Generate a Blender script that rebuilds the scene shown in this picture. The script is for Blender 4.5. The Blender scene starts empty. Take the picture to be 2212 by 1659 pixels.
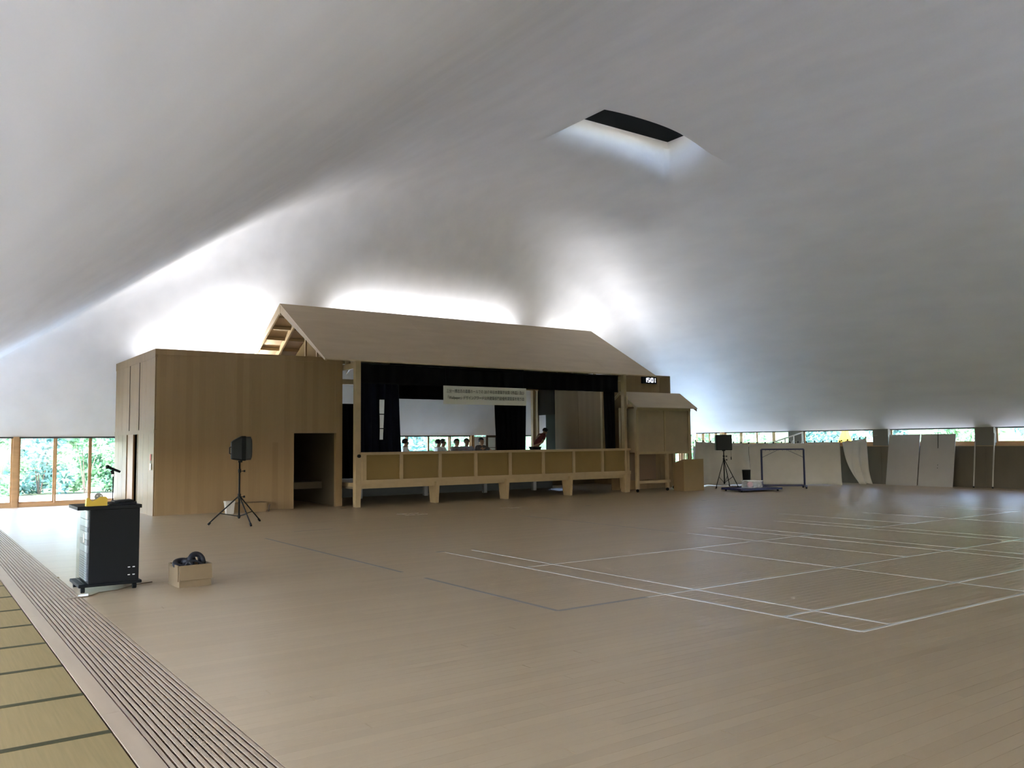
import bpy, bmesh, math, random
from mathutils import Vector, Matrix
random.seed(7)
S = bpy.context.scene
COL = S.collection
PI = math.pi

# ------------------------------------------------------------------ camera
YAW, PITCH, ROLL, FPX, CAMH = math.radians(35.405), math.radians(3.943), math.radians(-0.549), 1845.96, 1.6
fwd = Vector((math.sin(YAW)*math.cos(PITCH), math.cos(YAW)*math.cos(PITCH), math.sin(PITCH)))
rt0 = Vector((math.cos(YAW), -math.sin(YAW), 0)); up0 = rt0.cross(fwd)
rt = rt0*math.cos(ROLL) + up0*math.sin(ROLL); up = -rt0*math.sin(ROLL) + up0*math.cos(ROLL)
cd = bpy.data.cameras.new('camera'); cam = bpy.data.objects.new('camera', cd); COL.objects.link(cam)
cam.matrix_world = Matrix(((rt.x, up.x, -fwd.x, 0), (rt.y, up.y, -fwd.y, 0), (rt.z, up.z, -fwd.z, CAMH), (0, 0, 0, 1)))
cd.sensor_fit = 'HORIZONTAL'; cd.sensor_width = 36; cd.lens = FPX/2212*36; cd.clip_start = 0.05; cd.clip_end = 500
S.camera = cam

# ------------------------------------------------------------------ exposure, sky, sun
S.view_settings.view_transform = 'Standard'; S.view_settings.look = 'None'; S.view_settings.gamma = 1
S.view_settings.use_curve_mapping = False; S.view_settings.exposure = 0.3
S.cycles.use_denoising = True; S.cycles.max_bounces = 6; S.cycles.diffuse_bounces = 4; S.cycles.glossy_bounces = 2; S.cycles.transmission_bounces = 4; S.cycles.transparent_max_bounces = 10
S.cycles.use_adaptive_sampling = True; S.cycles.adaptive_threshold = 0.3; S.cycles.adaptive_min_samples = 20; S.cycles.use_light_tree = True
S.cycles.caustics_reflective = False; S.cycles.caustics_refractive = False
W = bpy.data.worlds.new('world'); S.world = W; W.use_nodes = True
nt = W.node_tree; nt.nodes.clear()
sky = nt.nodes.new('ShaderNodeTexSky'); sky.sky_type = 'NISHITA'; sky.sun_disc = False
sky.sun_elevation = math.radians(74); sky.sun_rotation = math.radians(-102); sky.air_density = 1.0; sky.dust_density = 1.5
bg = nt.nodes.new('ShaderNodeBackground'); bg.inputs['Strength'].default_value = 3.7
wo = nt.nodes.new('ShaderNodeOutputWorld'); tn = nt.nodes.new('ShaderNodeVectorMath'); tn.operation = 'MULTIPLY'; tn.inputs[1].default_value = (1.0, .87, .88); nt.links.new(sky.outputs[0], tn.inputs[0]); nt.links.new(tn.outputs[0], bg.inputs[0]); nt.links.new(bg.outputs[0], wo.inputs[0])
sl = bpy.data.lights.new('sun', 'SUN'); sl.energy = 37; sl.angle = math.radians(0.6); sl.color = (1, .92, .91)
so = bpy.data.objects.new('sun', sl); COL.objects.link(so)
sd = Vector((-0.20, -0.06, 0.95)).normalized()          # towards the sun: left of the hall, high
so.rotation_euler = sd.to_track_quat('Z', 'Y').to_euler(); so.location = (-10, 20, 40)

# ------------------------------------------------------------------ materials
MATS = {}
def mat(name, col, rough=0.6, metal=0.0, spec=0.5, trans=0.0, emit=None, estr=0.0, var=None, bump=None, alpha=None):
    """var = (amount, (sx,sy,sz)) colour variation by stretched noise; bump = (strength, (sx,sy,sz))"""
    if name in MATS: return MATS[name]
    m = bpy.data.materials.new(name); m.use_nodes = True; n = m.node_tree.nodes; l = m.node_tree.links
    b = n['Principled BSDF']; b.inputs['Base Color'].default_value = (*col, 1); b.inputs['Roughness'].default_value = rough
    b.inputs['Metallic'].default_value = metal; b.inputs['Specular IOR Level'].default_value = spec
    if trans: b.inputs['Transmission Weight'].default_value = trans
    if alpha is not None: b.inputs['Alpha'].default_value = alpha
    if emit: b.inputs['Emission Color'].default_value = (*emit, 1); b.inputs['Emission Strength'].default_value = estr
    if var or bump:
        g = n.new('ShaderNodeNewGeometry')
    if var:
        mp = n.new('ShaderNodeMapping'); mp.inputs['Scale'].default_value = var[1]; l.new(g.outputs['Position'], mp.inputs['Vector'])
        t = n.new('ShaderNodeTexNoise'); t.inputs['Scale'].default_value = 1; t.inputs['Detail'].default_value = 2; l.new(mp.outputs[0], t.inputs['Vector'])
        r = n.new('ShaderNodeMapRange'); r.inputs['From Min'].default_value = .3; r.inputs['From Max'].default_value = .7
        r.inputs['To Min'].default_value = 1-var[0]; r.inputs['To Max'].default_value = 1+var[0]; l.new(t.outputs[0], r.inputs['Value'])
        x = n.new('ShaderNodeVectorMath'); x.operation = 'SCALE'; x.inputs[0].default_value = col; l.new(r.outputs[0], x.inputs['Scale'])
        l.new(x.outputs[0], b.inputs['Base Color'])
    if bump:
        mp = n.new('ShaderNodeMapping'); mp.inputs['Scale'].default_value = bump[1]; l.new(g.outputs['Position'], mp.inputs['Vector'])
        t = n.new('ShaderNodeTexNoise'); t.inputs['Scale'].default_value = 1; t.inputs['Detail'].default_value = 2; l.new(mp.outputs[0], t.inputs['Vector'])
        bp = n.new('ShaderNodeBump'); bp.inputs['Strength'].default_value = bump[0]; bp.inputs['Distance'].default_value = bump[2] if len(bump) > 2 else .02
        l.new(t.outputs[0], bp.inputs['Height']); l.new(bp.outputs[0], b.inputs['Normal'])
    MATS[name] = m; return m

def glass_mat():
    m = bpy.data.materials.new('window_glass'); m.use_nodes = True; n = m.node_tree.nodes; l = m.node_tree.links; n.clear()
    o = n.new('ShaderNodeOutputMaterial'); mx = n.new('ShaderNodeMixShader'); t = n.new('ShaderNodeBsdfTransparent'); g = n.new('ShaderNodeBsdfGlossy')
    t.inputs[0].default_value = (.95, .98, .96, 1); g.inputs['Roughness'].default_value = .02
    lw = n.new('ShaderNodeLayerWeight'); lw.inputs['Blend'].default_value = .5
    pw = n.new('ShaderNodeMath'); pw.operation = 'POWER'; pw.inputs[1].default_value = 5; l.new(lw.outputs['Facing'], pw.inputs[0])
    f = n.new('ShaderNodeMath'); f.operation = 'MULTIPLY_ADD'; f.inputs[1].default_value = .45; f.inputs[2].default_value = .03; l.new(pw.outputs[0], f.inputs[0])
    l.new(f.outputs[0], mx.inputs[0]); l.new(t.outputs[0], mx.inputs[1]); l.new(g.outputs[0], mx.inputs[2]); l.new(mx.outputs[0], o.inputs[0])
    return m
GLASS = glass_mat()

def plank_mat(name, c0, c1, w, axis, length, rough=.38, spec=.5, amp=1.0):
    """wood laid in planks of width w across the other axis; the colour of each plank comes from its position"""
    m = bpy.data.materials.new(name); m.use_nodes = True; n = m.node_tree.nodes; l = m.node_tree.links
    b = n['Principled BSDF']; b.inputs['Roughness'].default_value = rough; b.inputs['Specular IOR Level'].default_value = spec
    g = n.new('ShaderNodeNewGeometry'); s = n.new('ShaderNodeSeparateXYZ'); l.new(g.outputs['Position'], s.inputs[0])
    def math_(op, a, v=None):
        k = n.new('ShaderNodeMath'); k.operation = op
        for i, q in enumerate((a, v)):
            if q is None: continue
            if isinstance(q, (int, float)): k.inputs[i].default_value = q
            else: l.new(q, k.inputs[i])
        return k.outputs[0]
    along, across = ('X', 'Y') if axis == 'X' else (('Z', 'X') if axis == 'ZX' else ('Z', 'Y'))
    row = math_('FLOOR', math_('DIVIDE', s.outputs[across], w))
    wn = n.new('ShaderNodeTexWhiteNoise'); wn.noise_dimensions = '1D'; l.new(row, wn.inputs['W'])
    seg = math_('FLOOR', math_('ADD', math_('DIVIDE', s.outputs[along], length), wn.outputs['Value']))
    cb = n.new('ShaderNodeCombineXYZ'); l.new(row, cb.inputs[0]); l.new(seg, cb.inputs[1])
    w2 = n.new('ShaderNodeTexWhiteNoise'); w2.noise_dimensions = '3D'; l.new(cb.outputs[0], w2.inputs['Vector'])
    mp = n.new('ShaderNodeMapping'); l.new(g.outputs['Position'], mp.inputs['Vector'])
    mp.inputs['Scale'].default_value = (1.2, 28, 28) if axis == 'X' else (28, 28, 1.2)
    t = n.new('ShaderNodeTexNoise'); t.inputs['Scale'].default_value = 1; t.inputs['Detail'].default_value = 2; l.new(mp.outputs[0], t.inputs['Vector'])
    fac = math_('ADD', math_('MULTIPLY', w2.outputs['Value'], .6*amp), math_('MULTIPLY', t.outputs[0], .5))
    mx = n.new('ShaderNodeMix'); mx.data_type = 'RGBA'; mx.inputs[6].default_value = (*c0, 1); mx.inputs[7].default_value = (*c1, 1)
    l.new(fac, mx.inputs[0]); l.new(mx.outputs[2], b.inputs['Base Color'])
    return m

M_PLASTER = mat('white_plaster', (.66, .645, .65), .75, var=(.04, (1.8, .6, 1.8)), bump=(.35, (2.2, .9, 2.2), .03))
M_FLOOR = plank_mat('maple_floor', (.43, .315, .187), (.365, .26, .15), .10, 'X', 3.0, .36)
M_FRAME = mat('window_timber', (.42, .25, .12), .5, var=(.12, (2, 2, 9)))
M_DARKTRIM = mat('dark_metal_trim', (.05, .05, .055), .4)
M_DADO = mat('khaki_dado', (.095, .08, .055), .7, var=(.08, (3, 3, 1)))
M_PIER = mat('grey_pier', (.15, .14, .115), .8)
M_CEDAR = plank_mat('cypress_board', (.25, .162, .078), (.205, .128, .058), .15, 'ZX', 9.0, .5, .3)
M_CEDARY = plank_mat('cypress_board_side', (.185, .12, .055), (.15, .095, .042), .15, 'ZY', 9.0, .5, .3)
M_PLY = mat('roof_plywood', (.42, .32, .205), .6, var=(.05, (1, 4, 4)))
M_TIMBER = mat('pale_timber', (.33, .235, .125), .5, var=(.08, (4, 4, 4)))
M_PANEL = mat('ochre_panel', (.185, .12, .036), .8, var=(.03, (3, 3, 3)))
M_BLACKCLOTH = mat('black_cloth', (.004, .004, .0055), .95, spec=.1)
M_NAVYCLOTH = mat('navy_cloth', (.004, .0052, .012), .95, spec=.1)
M_BLACK = mat('black_plastic', (.004, .0045, .0055), .55, spec=.15)
M_STEEL = mat('steel', (.6, .6, .62), .3, 1.0)

# ------------------------------------------------------------------ mesh helpers
class MB:
    """collects geometry; build() links it as one mesh object"""
    def __init__(s): s.v = []; s.f = []
    def add(s, vs, fs):
        o = len(s.v); s.v += [tuple(v) for v in vs]; s.f += [tuple(i+o for i in f) for f in fs]; return s
    def box(s, x0, x1, y0, y1, z0, z1):
        return s.add([(x0,y0,z0),(x1,y0,z0),(x1,y1,z0),(x0,y1,z0),(x0,y0,z1),(x1,y0,z1),(x1,y1,z1),(x0,y1,z1)],
                     [(0,3,2,1),(4,5,6,7),(0,1,5,4),(1,2,6,5),(2,3,7,6),(3,0,4,7)])
    def hexa(s, p):   # eight corners, bottom four then top four
        return s.add(p, [(0,3,2,1),(4,5,6,7),(0,1,5,4),(1,2,6,5),(2,3,7,6),(3,0,4,7)])
    def bar(s, a, b, w, h=None, upv=(0,0,1)):   # rectangular bar from a to b
        a, b = Vector(a), Vector(b); d = (b-a).normalized(); h = h or w; u = Vector(upv)
        if abs(d.dot(u)) > .98: u = Vector((0,1,0))
        r = d.cross(u).normalized(); u = r.cross(d)
        q = [(-w/2,-h/2),(w/2,-h/2),(w/2,h/2),(-w/2,h/2)]
        return s.hexa([a+r*i+u*j for i,j in q]+[b+r*i+u*j for i,j in q])
    def tube(s, pts, rad, n=8, cap=True):
        pts = [Vector(p) for p in pts]; rad = rad if isinstance(rad, (list, tuple)) else [rad]*len(pts); o = len(s.v); prev = None
        for i, p in enumerate(pts):
            d = (pts[min(i+1, len(pts)-1)]-pts[max(i-1, 0)]).normalized()
            if prev is None:
                u = Vector((0,0,1)) if abs(d.z) < .9 else Vector((1,0,0)); r = d.cross(u).normalized()
            else:
                r = (prev - d*prev.dot(d)).normalized()
            prev = r; u = r.cross(d)
            for k in range(n):
                a = 2*PI*k/n; s.v.append(tuple(p + (r*math.cos(a)+u*math.sin(a))*rad[i]))
        for i in range(len(pts)-1):
            for k in range(n):
                k2 = (k+1) % n; s.f.append((o+i*n+k, o+i*n+k2, o+(i+1)*n+k2, o+(i+1)*n+k))
        if cap:
            s.f.append(tuple(o+k for k in reversed(range(n)))); e = o+(len(pts)-1)*n; s.f.append(tuple(e+k for k in range(n)))
        return s
    def prism(s, poly, axis, a, b):   # polygon (2D) extruded along axis 'x','y','z'
        def p3(p, t): return {'x': (t,p[0],p[1]), 'y': (p[0],t,p[1]), 'z': (p[0],p[1],t)}[axis]
        n = len(poly); vs = [p3(p,a) for p in poly]+[p3(p,b) for p in poly]
        return s.add(vs, [tuple(range(n))[::-1], tuple(range(n,2*n))]+[(i,(i+1)%n,n+(i+1)%n,n+i) for i in range(n)])
    def grid(s, fn, nu, nv):
        o = len(s.v)
        for i in range(nu+1):
            for j in range(nv+1): s.v.append(tuple(fn(i/nu, j/nv)))
        for i in range(nu):
            for j in range(nv):
                a = o+i*(nv+1)+j; s.f.append((a, a+nv+1, a+nv+2, a+1))
        return s
    def ball(s, c, r, nu=12, nv=8):
        r = r if isinstance(r, (tuple, list)) else (r,r,r); o = len(s.v)
        for j in range(1, nv):
            t = PI*j/nv
            for i in range(nu):
                a = 2*PI*i/nu; s.v.append((c[0]+r[0]*math.sin(t)*math.cos(a), c[1]+r[1]*math.sin(t)*math.sin(a), c[2]+r[2]*math.cos(t)))
        s.v.append((c[0],c[1],c[2]+r[2])); s.v.append((c[0],c[1],c[2]-r[2])); T = len(s.v)-2
        for j in range(nv-2):
            for i in range(nu):
                a = o+j*nu+i; b = o+j*nu+(i+1) % nu; s.f.append((a, a+nu, b+nu, b))
        for i in range(nu):
            s.f.append((T, o+i, o+(i+1) % nu)); k = o+(nv-2)*nu; s.f.append((T+1, k+(i+1) % nu, k+i))
        return s
    def mesh(s, name, m, off=(0,0,0), smooth=False, bevel=0):
        me = bpy.data.meshes.new(name); me.from_pydata([(x-off[0],y-off[1],z-off[2]) for x,y,z in s.v], [], s.f)
        bm = bmesh.new(); bm.from_mesh(me); bmesh.ops.recalc_face_normals(bm, faces=bm.faces)
        if bevel: bmesh.ops.bevel(bm, geom=list(bm.edges), offset=bevel, segments=1, affect='EDGES', clamp_overlap=True)
        bm.to_mesh(me); bm.free(); me.materials.append(m)
        if smooth: me.polygons.foreach_set('use_smooth', [True]*len(me.polygons))
        return me
    def build(s, name, m, parent=None, smooth=False, bevel=0, kind=None):
        off = (0,0,0)
        if parent is not None:
            q = parent; off = Vector((0,0,0))
            while q is not None: off = off + Vector(q.location); q = q.parent
            if parent.get('local'): off = (0,0,0)
        o = bpy.data.objects.new(name, s.mesh(name, m, off, smooth, bevel)); COL.objects.link(o)
        if parent is not None: o.parent = parent
        if parent is not None and parent.get('local'): o['local'] = 1
        if kind: o['kind'] = kind
        return o
def B(*a): return MB().box(*a)
def tag(o, label, cat, group=None, kind=None):
    o['label'] = label; o['category'] = cat
    if group: o['group'] = group
    if kind: o['kind'] = kind
    return o
def thing(name, label, cat, loc=(0,0,0), group=None, rz=None):
    """Empty at the base of a thing. With rz the parts are given in the thing's own axes."""
    o = bpy.data.objects.new(name, None); COL.objects.link(o); o.location = loc; o.empty_display_size = .1
    if rz is not None: o.rotation_euler = (0,0,rz); o['local'] = 1
    return tag(o, label, cat, group)
def struct(name, label=None, loc=(0,0,0)):
    o = bpy.data.objects.new(name, None); COL.objects.link(o); o.location = loc; o['kind'] = 'structure'
    if label: o['label'] = label
    return o
def dup(o, parent=None):
    c = o.copy(); COL.objects.link(c)
    if parent is not None: c.parent = parent
    for ch in o.children: dup(ch, c)
    return c

# ------------------------------------------------------------------ the hall: levels and outline
XL, XR, YB, YF = -1.0, 28.7, 26.5, -10.0
HL, HR = 1.89, 1.97
def smin(a, b, k):
    h = max(k-abs(a-b), 0)/k; return min(a, b)-h*h*k/4
def zceil(x, y):
    l = HL+.68*(x-XL); r = HR+.68*(XR-x); b = HL+1.95*(YB-y); f = HL+.68*(y-YF)
    u = min(max((min(l, r, b, f)-1.9)/6, 0), 1)
    a = smin(l, b, .12+1.1*u); a = smin(a, r, .12+2.5*u); a = smin(a, f, .12+1.5*u)
    return smin(a, 9.3, 2.6)
# ------------------------------------------------------------------ ceiling with its skylight shaft
HX0, HX1, HY0, HY1 = 13.35, 17.25, 14.85, 16.6
def lines(a, b, step, marks):
    n = max(1, round((b-a)/step)); return sorted(set([round(a+(b-a)*i/n, 4) for i in range(n+1)]+marks))
def build_ceiling():
    LIP = .75
    xs = lines(XL, XR, .3, []); ys = lines(YF, YB, .3, [])
    hx0, hx1, hy0, hy1 = HX0-LIP, HX1+LIP, HY0-LIP, HY1+LIP
    xs = sorted(set([x for x in xs if not (hx0-.12 < x < hx1+.12)]+[hx0+(hx1-hx0)*i/18 for i in range(19)]))
    ys = sorted(set([y for y in ys if not (hy0-.12 < y < hy1+.12)]+[hy0+(hy1-hy0)*i/13 for i in range(14)]))
    ys = sorted(set(ys+[YB-.1*i for i in range(1, 36)]))
    m = MB(); idx = {}
    for i, x in enumerate(xs):
        for j, y in enumerate(ys): idx[i, j] = len(m.v); m.v.append((x, y, zceil(min(max(x, XL), XR), min(max(y, YF), YB))))
    e = 1e-4
    for i in range(len(xs)-1):
        for j in range(len(ys)-1):
            if xs[i] > hx0-e and xs[i+1] < hx1+e and ys[j] > hy0-e and ys[j+1] < hy1+e: continue
            m.f.append((idx[i,j], idx[i+1,j], idx[i+1,j+1], idx[i,j+1]))
    # the plaster curls up into the shaft: rings from the ceiling opening to the shaft mouth
    def ring(t, x0, x1, y0, y1, nx=18, ny=13):
        p = [(x0+(x1-x0)*i/nx, y0) for i in range(nx)]+[(x1, y0+(y1-y0)*j/ny) for j in range(ny)]
        return p+[(x1-(x1-x0)*i/nx, y1) for i in range(nx)]+[(x0, y1-(y1-y0)*j/ny) for j in range(ny)]
    outer = ring(0, hx0, hx1, hy0, hy1); prev = None; N = 8
    for k in range(N+1):
        a = min(k/N, 1)*PI/2; g = LIP*math.sin(a); z_up = .62*LIP*(1-math.cos(a)) + max(0, k-N)*.28
        row = ring(k, hx0+g, hx1-g, hy0+g, hy1-g); ids = []
        for p, q in zip(row, outer):
            zz = zceil(*q)*(1-min(1, k/N)) + (max(zceil(*q), 8.85))*min(1, k/N) if k else zceil(*q)
            ids.append(len(m.v)); m.v.append((p[0], p[1], zz+z_up))
        if prev:
            n = len(ids)
            for i in range(n): m.f.append((prev[i], prev[(i+1) % n], ids[(i+1) % n], ids[i]))
        prev = ids
    top = []
    for p in row: top.append(len(m.v)); m.v.append((p[0], p[1], 9.8))
    for i in range(len(top)): m.f.append((prev[i], prev[(i+1) % len(top)], top[(i+1) % len(top)], top[i]))
    o = m.build('ceiling', M_PLASTER, smooth=True, kind='structure')
    bm = bmesh.new(); bm.from_mesh(o.data); bmesh.ops.remove_doubles(bm, verts=bm.verts, dist=.002); bmesh.ops.recalc_face_normals(bm, faces=bm.faces)
    bm.to_mesh(o.data); bm.free()
    o['label'] = 'white plaster hall ceiling sweeping up from low eaves'
    zt = 10.0; d = mat('matt_black_cover', (.012,.014,.016), .95, spec=.1)
    B(HX0-.1, HX1+.1, HY0-.1, HY1+.1, zt, zt+.1).build('shaft_cover', d, o)
    for b in ((HX0-.06, HX1+.06, HY1, HY1+.06), (HX1, HX1+.06, HY0, HY1), (HX0-.06, HX0, HY0, HY1)): B(*b, 9.8, zt).build('shaft_wall', M_PLASTER, o)
    B(HX0, HX1, HY0-.03, HY0-.01, 9.8, zt).build('shaft_pane', GLASS, o)
    return o
build_ceiling()

# ------------------------------------------------------------------ floor, ground, walls (low parts under the eaves)
ground = MB().add([(-70,-60,-.24),(110,-60,-.24),(110,90,-.24),(-70,90,-.24)], [(0,1,2,3)]).build('ground', mat('dark_lawn', (.10,.13,.06), .9, var=(.25,(.6,.6,.6))), kind='structure')
ground['label'] = 'dark green lawn around the hall'
ter = struct('trim_2', 'paving added around the hall to bounce daylight inside'); M_PAVE = mat('pale_bounce_paving', (.64,.71,.77), .9, var=(.06,(.8,.8,.8)))
for b in ((XL-3.2,XL-.12,YF-3,YB+3.6), (XL-.12,XR+.3,YB+.12,YB+3.6), (XR+.3,XR+3.4,YF-3,YB+3.6), (XL-.12,XR+.3,YF-4,YF-.12)):
    B(*b, -.3, -.2).build('paving', mat('grey_bounce_paving', (.46,.50,.54), .9) if b[0] == XL-3.2 else M_PAVE if b[2] != YB+.12 else mat('blue_bounce_paving', (.52,.74,.92), .9), ter)  # added bounce strip, toned per side for the daylight it throws on the ceiling
B(-6, 8.5, YB+3.6, YB+10.5, -.3, -.21).build('gravel_bed', mat('pale_gravel', (.66,.65,.62), .9, var=(.1,(1,1,1))), ter)
flo = B(1.0, XR+.1, YF, YB+.1, -.2, -.02).build('floor', mat('sub_floor', (.10,.07,.05), .9), kind='structure'); flo['label'] = 'pale maple plank sports floor with white court lines'
WN = [0]
def window_bay(axis, c, a, b, z0, z1, n, out, parent_label, post=.14):
    """one glazed bay: n sashes side by side between a and b (along axis), glass in the plane c; out = +1/-1 outward"""
    WN[0] += 1; root = struct('window_%d' % WN[0], parent_label)
    def bx(u0, u1, d0, d1, z0_, z1_):
        d0, d1 = sorted((c+out*d0, c+out*d1)); return B(u0,u1,d0,d1,z0_,z1_) if axis == 'x' else B(d0,d1,u0,u1,z0_,z1_)
    w = (b-a)/n
    bx(a, b, .0, .11, z1-.045, z1).build('head_rail', M_DARKTRIM, root)
    bx(a, b, -.01, .13, z0, z0+.09).build('sill', M_FRAME, root)
    for i in range(n):
        u0, u1 = a+i*w, a+(i+1)*w; d = .02 if i % 2 else .06
        f = bx(u0, u0+.045, d, d+.035, z0+.09, z1-.045).build('sash_stile', M_FRAME, root)
        bx(u1-.045, u1, d, d+.035, z0+.09, z1-.045).build('sash_stile', M_FRAME, root)
        bx(u0+.045, u1-.045, d, d+.035, z0+.09, z0+.14).build('sash_rail', M_FRAME, root)
        bx(u0+.045, u1-.045, d+.012, d+.02, z0+.14, z1-.045).build('pane', GLASS, root)
    return root
wb = struct('wall_back', 'row of timber window posts along the back')
for k in range(-1, 9):
    x = 2.46+3.64*k; x = max(x, XL+.07); 
    if x > XR: break
    B(x-.07, x+.07, YB-.04, YB+.12, 0, HL).build('post', M_FRAME, wb)
for k in range(-1, 8):
    a, b = max(2.46+3.64*k, XL)+.07, min(2.46+3.64*(k+1), XR)-.07
    if k == 4:      # behind the right end of the stage: a white screen, then a dark framed door leaf
        B(a, a+.55, YB+.03, YB+.07, 0, HL-.05).build('white_screen', mat('white_screen', (.8,.82,.85), .7), wb)
        d = B(a+.55, a+.63, YB, YB+.06, 0, HL).build('door_stile', mat('dark_brown_wood', (.06,.035,.02), .5), wb)
        B(a+.97, a+1.05, YB, YB+.06, 0, HL).build('door_stile', MATS['dark_brown_wood'], wb)
        for z in (0, .95, 1.42, 1.81): B(a+.63, a+.97, YB, YB+.06, z, z+(.08 if z in (0, 1.81) else .02)).build('door_rail', MATS['dark_brown_wood'], wb)
        B(a+.63, a+.97, YB+.02, YB+.03, .08, 1.81).build('door_pane', mat('frosted_pane', (.75,.82,.85), .4), wb)
        window_bay('x', YB, a+1.06, b, 0, HL, 2, 1, 'back window bay beyond the dark framed door leaf')
        continue
    window_bay('x', YB, a, b, 0, HL, 4, 1, 'four-leaf sliding window bay in the back wall' )
wl = struct('wall_left', 'row of timber window posts along the tatami side')
n = 10; w_ = (YB-YF)/n
for k in range(n+1): B(XL-.12, XL+.04, YF+w_*k-.07, YF+w_*k+.07, -.05, HL).build('post', M_FRAME, wl)
for k in range(n): window_bay('y', XL, YF+w_*k+.07, YF+w_*(k+1)-.07, -.05, HL, 4, -1, 'sliding window bay beside the tatami')
wf = struct('wall_front', 'front wall behind the viewer')
for k in range(9): B(XL+3.7125*k-.1, XL+3.7125*k+.1, YF-.12, YF+.04, 0, HL).build('post', M_FRAME, wf)
for k in range(8):
    a, b = XL+3.7125*k+.1, XL+3.7125*(k+1)-.1
    if k in (1, 2, 3, 4, 5, 6): window_bay('x', YF, a, b, 0, HL, 4, -1, 'added window bay in the unseen front wall, letting in fill daylight')  # unseen bays put in to bring fill daylight from behind the camera
    else: B(a, b, YF-.1, YF, 0, HL).build('wall_panel', M_PLASTER, wf)
wr = struct('wall_right', 'right wall of khaki dado panels below a strip of windows')
ZS = 1.37
edges = [YF]+[13.84+3.64*k for k in range(-6, 3)]+[24.85, YB]
for i in range(len(edges)-1):
    a, b = edges[i], edges[i+1]
    B(XR, XR+.28, a, b, -.02, ZS-.02).build('dado_panel', M_DADO, wr, bevel=.006)
    B(XR-.015, XR+.30, a, b, ZS-.02, ZS).build('sill_cap', M_TIMBER if b < 21 else M_FRAME, wr)
for y in edges[1:-1]:
    h = .30 if y < 22 else .09
    B(XR-.005, XR+.28, y-h, y+h, ZS, HR).build('pier', M_PIER if y < 22 else M_FRAME, wr)
for i in range(len(edges)-1):
    a = edges[i]+(.30 if 0 < i and edges[i] < 22 else .09); b = edges[i+1]-(.30 if edges[i+1] < 22 else .09)
    window_bay('y', XR+.12, a, b, ZS, HR, 4 if edges[i] > 20 else 1, 1, 'strip window between two grey piers' if edges[i] < 20 else 'four-leaf strip window near the back corner')
eav = struct('trim_1', 'eave boards added outside the windows to limit the sun')
M_EAVE = mat('added_eave_board', (.45,.36,.26), .7)  # unseen overhangs, added and sized to set where direct sun falls
B(XL-.75, XL-.12, YF-.75, YB+.22, HL+.02, HL+.08).build('added_eave_board', M_EAVE, eav)
B(XR+.28, XR+.34, YF-.75, YB+.22, HR+.02, HR+.08).build('added_eave_board', M_EAVE, eav)
B(XL-.12, XR+.3, YB+.12, YB+.22, HL+.02, HL+.08).build('added_eave_board', M_EAVE, eav)
B(XL-.12, XR+.3, YF-.75, YF-.12, HL+.02, HL+.08).build('added_eave_board', M_EAVE, eav)
for nm, bb in (('head_beam', (XL-.12,XR+.3,YB,YB+.12,HL,HL+.12)), ('head_beam', (XL-.12,XL,YF,YB,HL,HL+.12)), ('head_beam', (XR,XR+.28,YF,YB,HR,HR+.12)), ('head_beam', (XL,XR,YF-.12,YF,HL,HL+.12))):
    B(*bb).build(nm, M_PLASTER, eav)

# floor planks: the nearest ones singly, the rest joined
PW, PL = .10, 3.0
def frac_hash(i): return (math.sin(i*12.9898)*43758.5453) % 1.0
FX0, FX1 = 1.60, XR
rest = MB(); planks = []
vis = []
yrow = 0
for r in range(int(YF/PW), int(YB/PW)):
    y0, y1 = r*PW, (r+1)*PW; x = FX0 - PL*frac_hash(r)
    while x < FX1:
        a, b = max(x, FX0), min(x+PL, FX1)
        if b-a > .05:
            cx, cy = (a+b)/2, (y0+y1)/2; d = cx*fwd.x+cy*fwd.y; lat = cx*rt.x+cy*rt.y
            near = 3.6 < d < 26 and abs(lat) < d*.66+1.5
            vis.append((d if near else 999, a, b, y0, y1))
        x += PL
vis.sort(); shared = {}
for i, (d, a, b, y0, y1) in enumerate(vis):
    g = .0006
    if i < 300:
        key = round(b-a, 2)
        if key not in shared: shared[key] = MB().box(g, key-g, g, PW-g, -.02, 0).mesh('plank', M_FLOOR)
        o = bpy.data.objects.new('plank', shared[key]); COL.objects.link(o); o.parent = flo; o.location = (a, y0, 0)
    elif d < 999: rest.box(a+g, b-g, y0+g, y1-g, -.02, 0)
    else: rest.box(a, b, y0, y1, -.02, 0)
rest.build('planks', M_FLOOR, flo, kind='stuff')
# ------------------------------------------------------------------ uplights on the roofs of the stage and the rooms
def uplight(x0, x1, y, z, power, label, tilt=25, spread=150, col=(.92,.96,1)):
    t = thing('uplight_trough', label, 'uplight', (0.5*(x0+x1), y, z))
    B(x0, x1, y-.06, y+.06, z, z+.04).build('housing', M_STEEL, t)
    B(x0, x1, y-.06, y-.05, z+.04, z+.07).build('glare_lip', M_STEEL, t)
    l = bpy.data.lights.new('uplight_lamp', 'AREA'); l.shape = 'RECTANGLE'; l.size = x1-x0; l.size_y = .08; l.energy = power; l.color = col; l.spread = math.radians(spread)
    o = bpy.data.objects.new('uplight_lamp', l); COL.objects.link(o); o.parent = t; o.location = (0,0,.075); o.rotation_euler = (PI-math.radians(tilt), 0, 0)
    return t
uplight(5.4, 8.15, 24.95, 3.87, 42, 'long uplight trough hidden on top of the left timber room', tilt=12, spread=165)
uplight(7.75, 8.15, 24.7, 3.87, 115, 'short uplight trough on the left timber room beside the stage gable', tilt=0, spread=170)
uplight(10.9, 17.2, 23.95, 4.82, 150, 'long uplight trough behind the ridge of the stage roof', tilt=44, spread=105)
uplight(19.75, 20.2, 24.7, 3.89, 170, 'short uplight trough hidden on top of the right timber room', tilt=0, spread=170)
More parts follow.
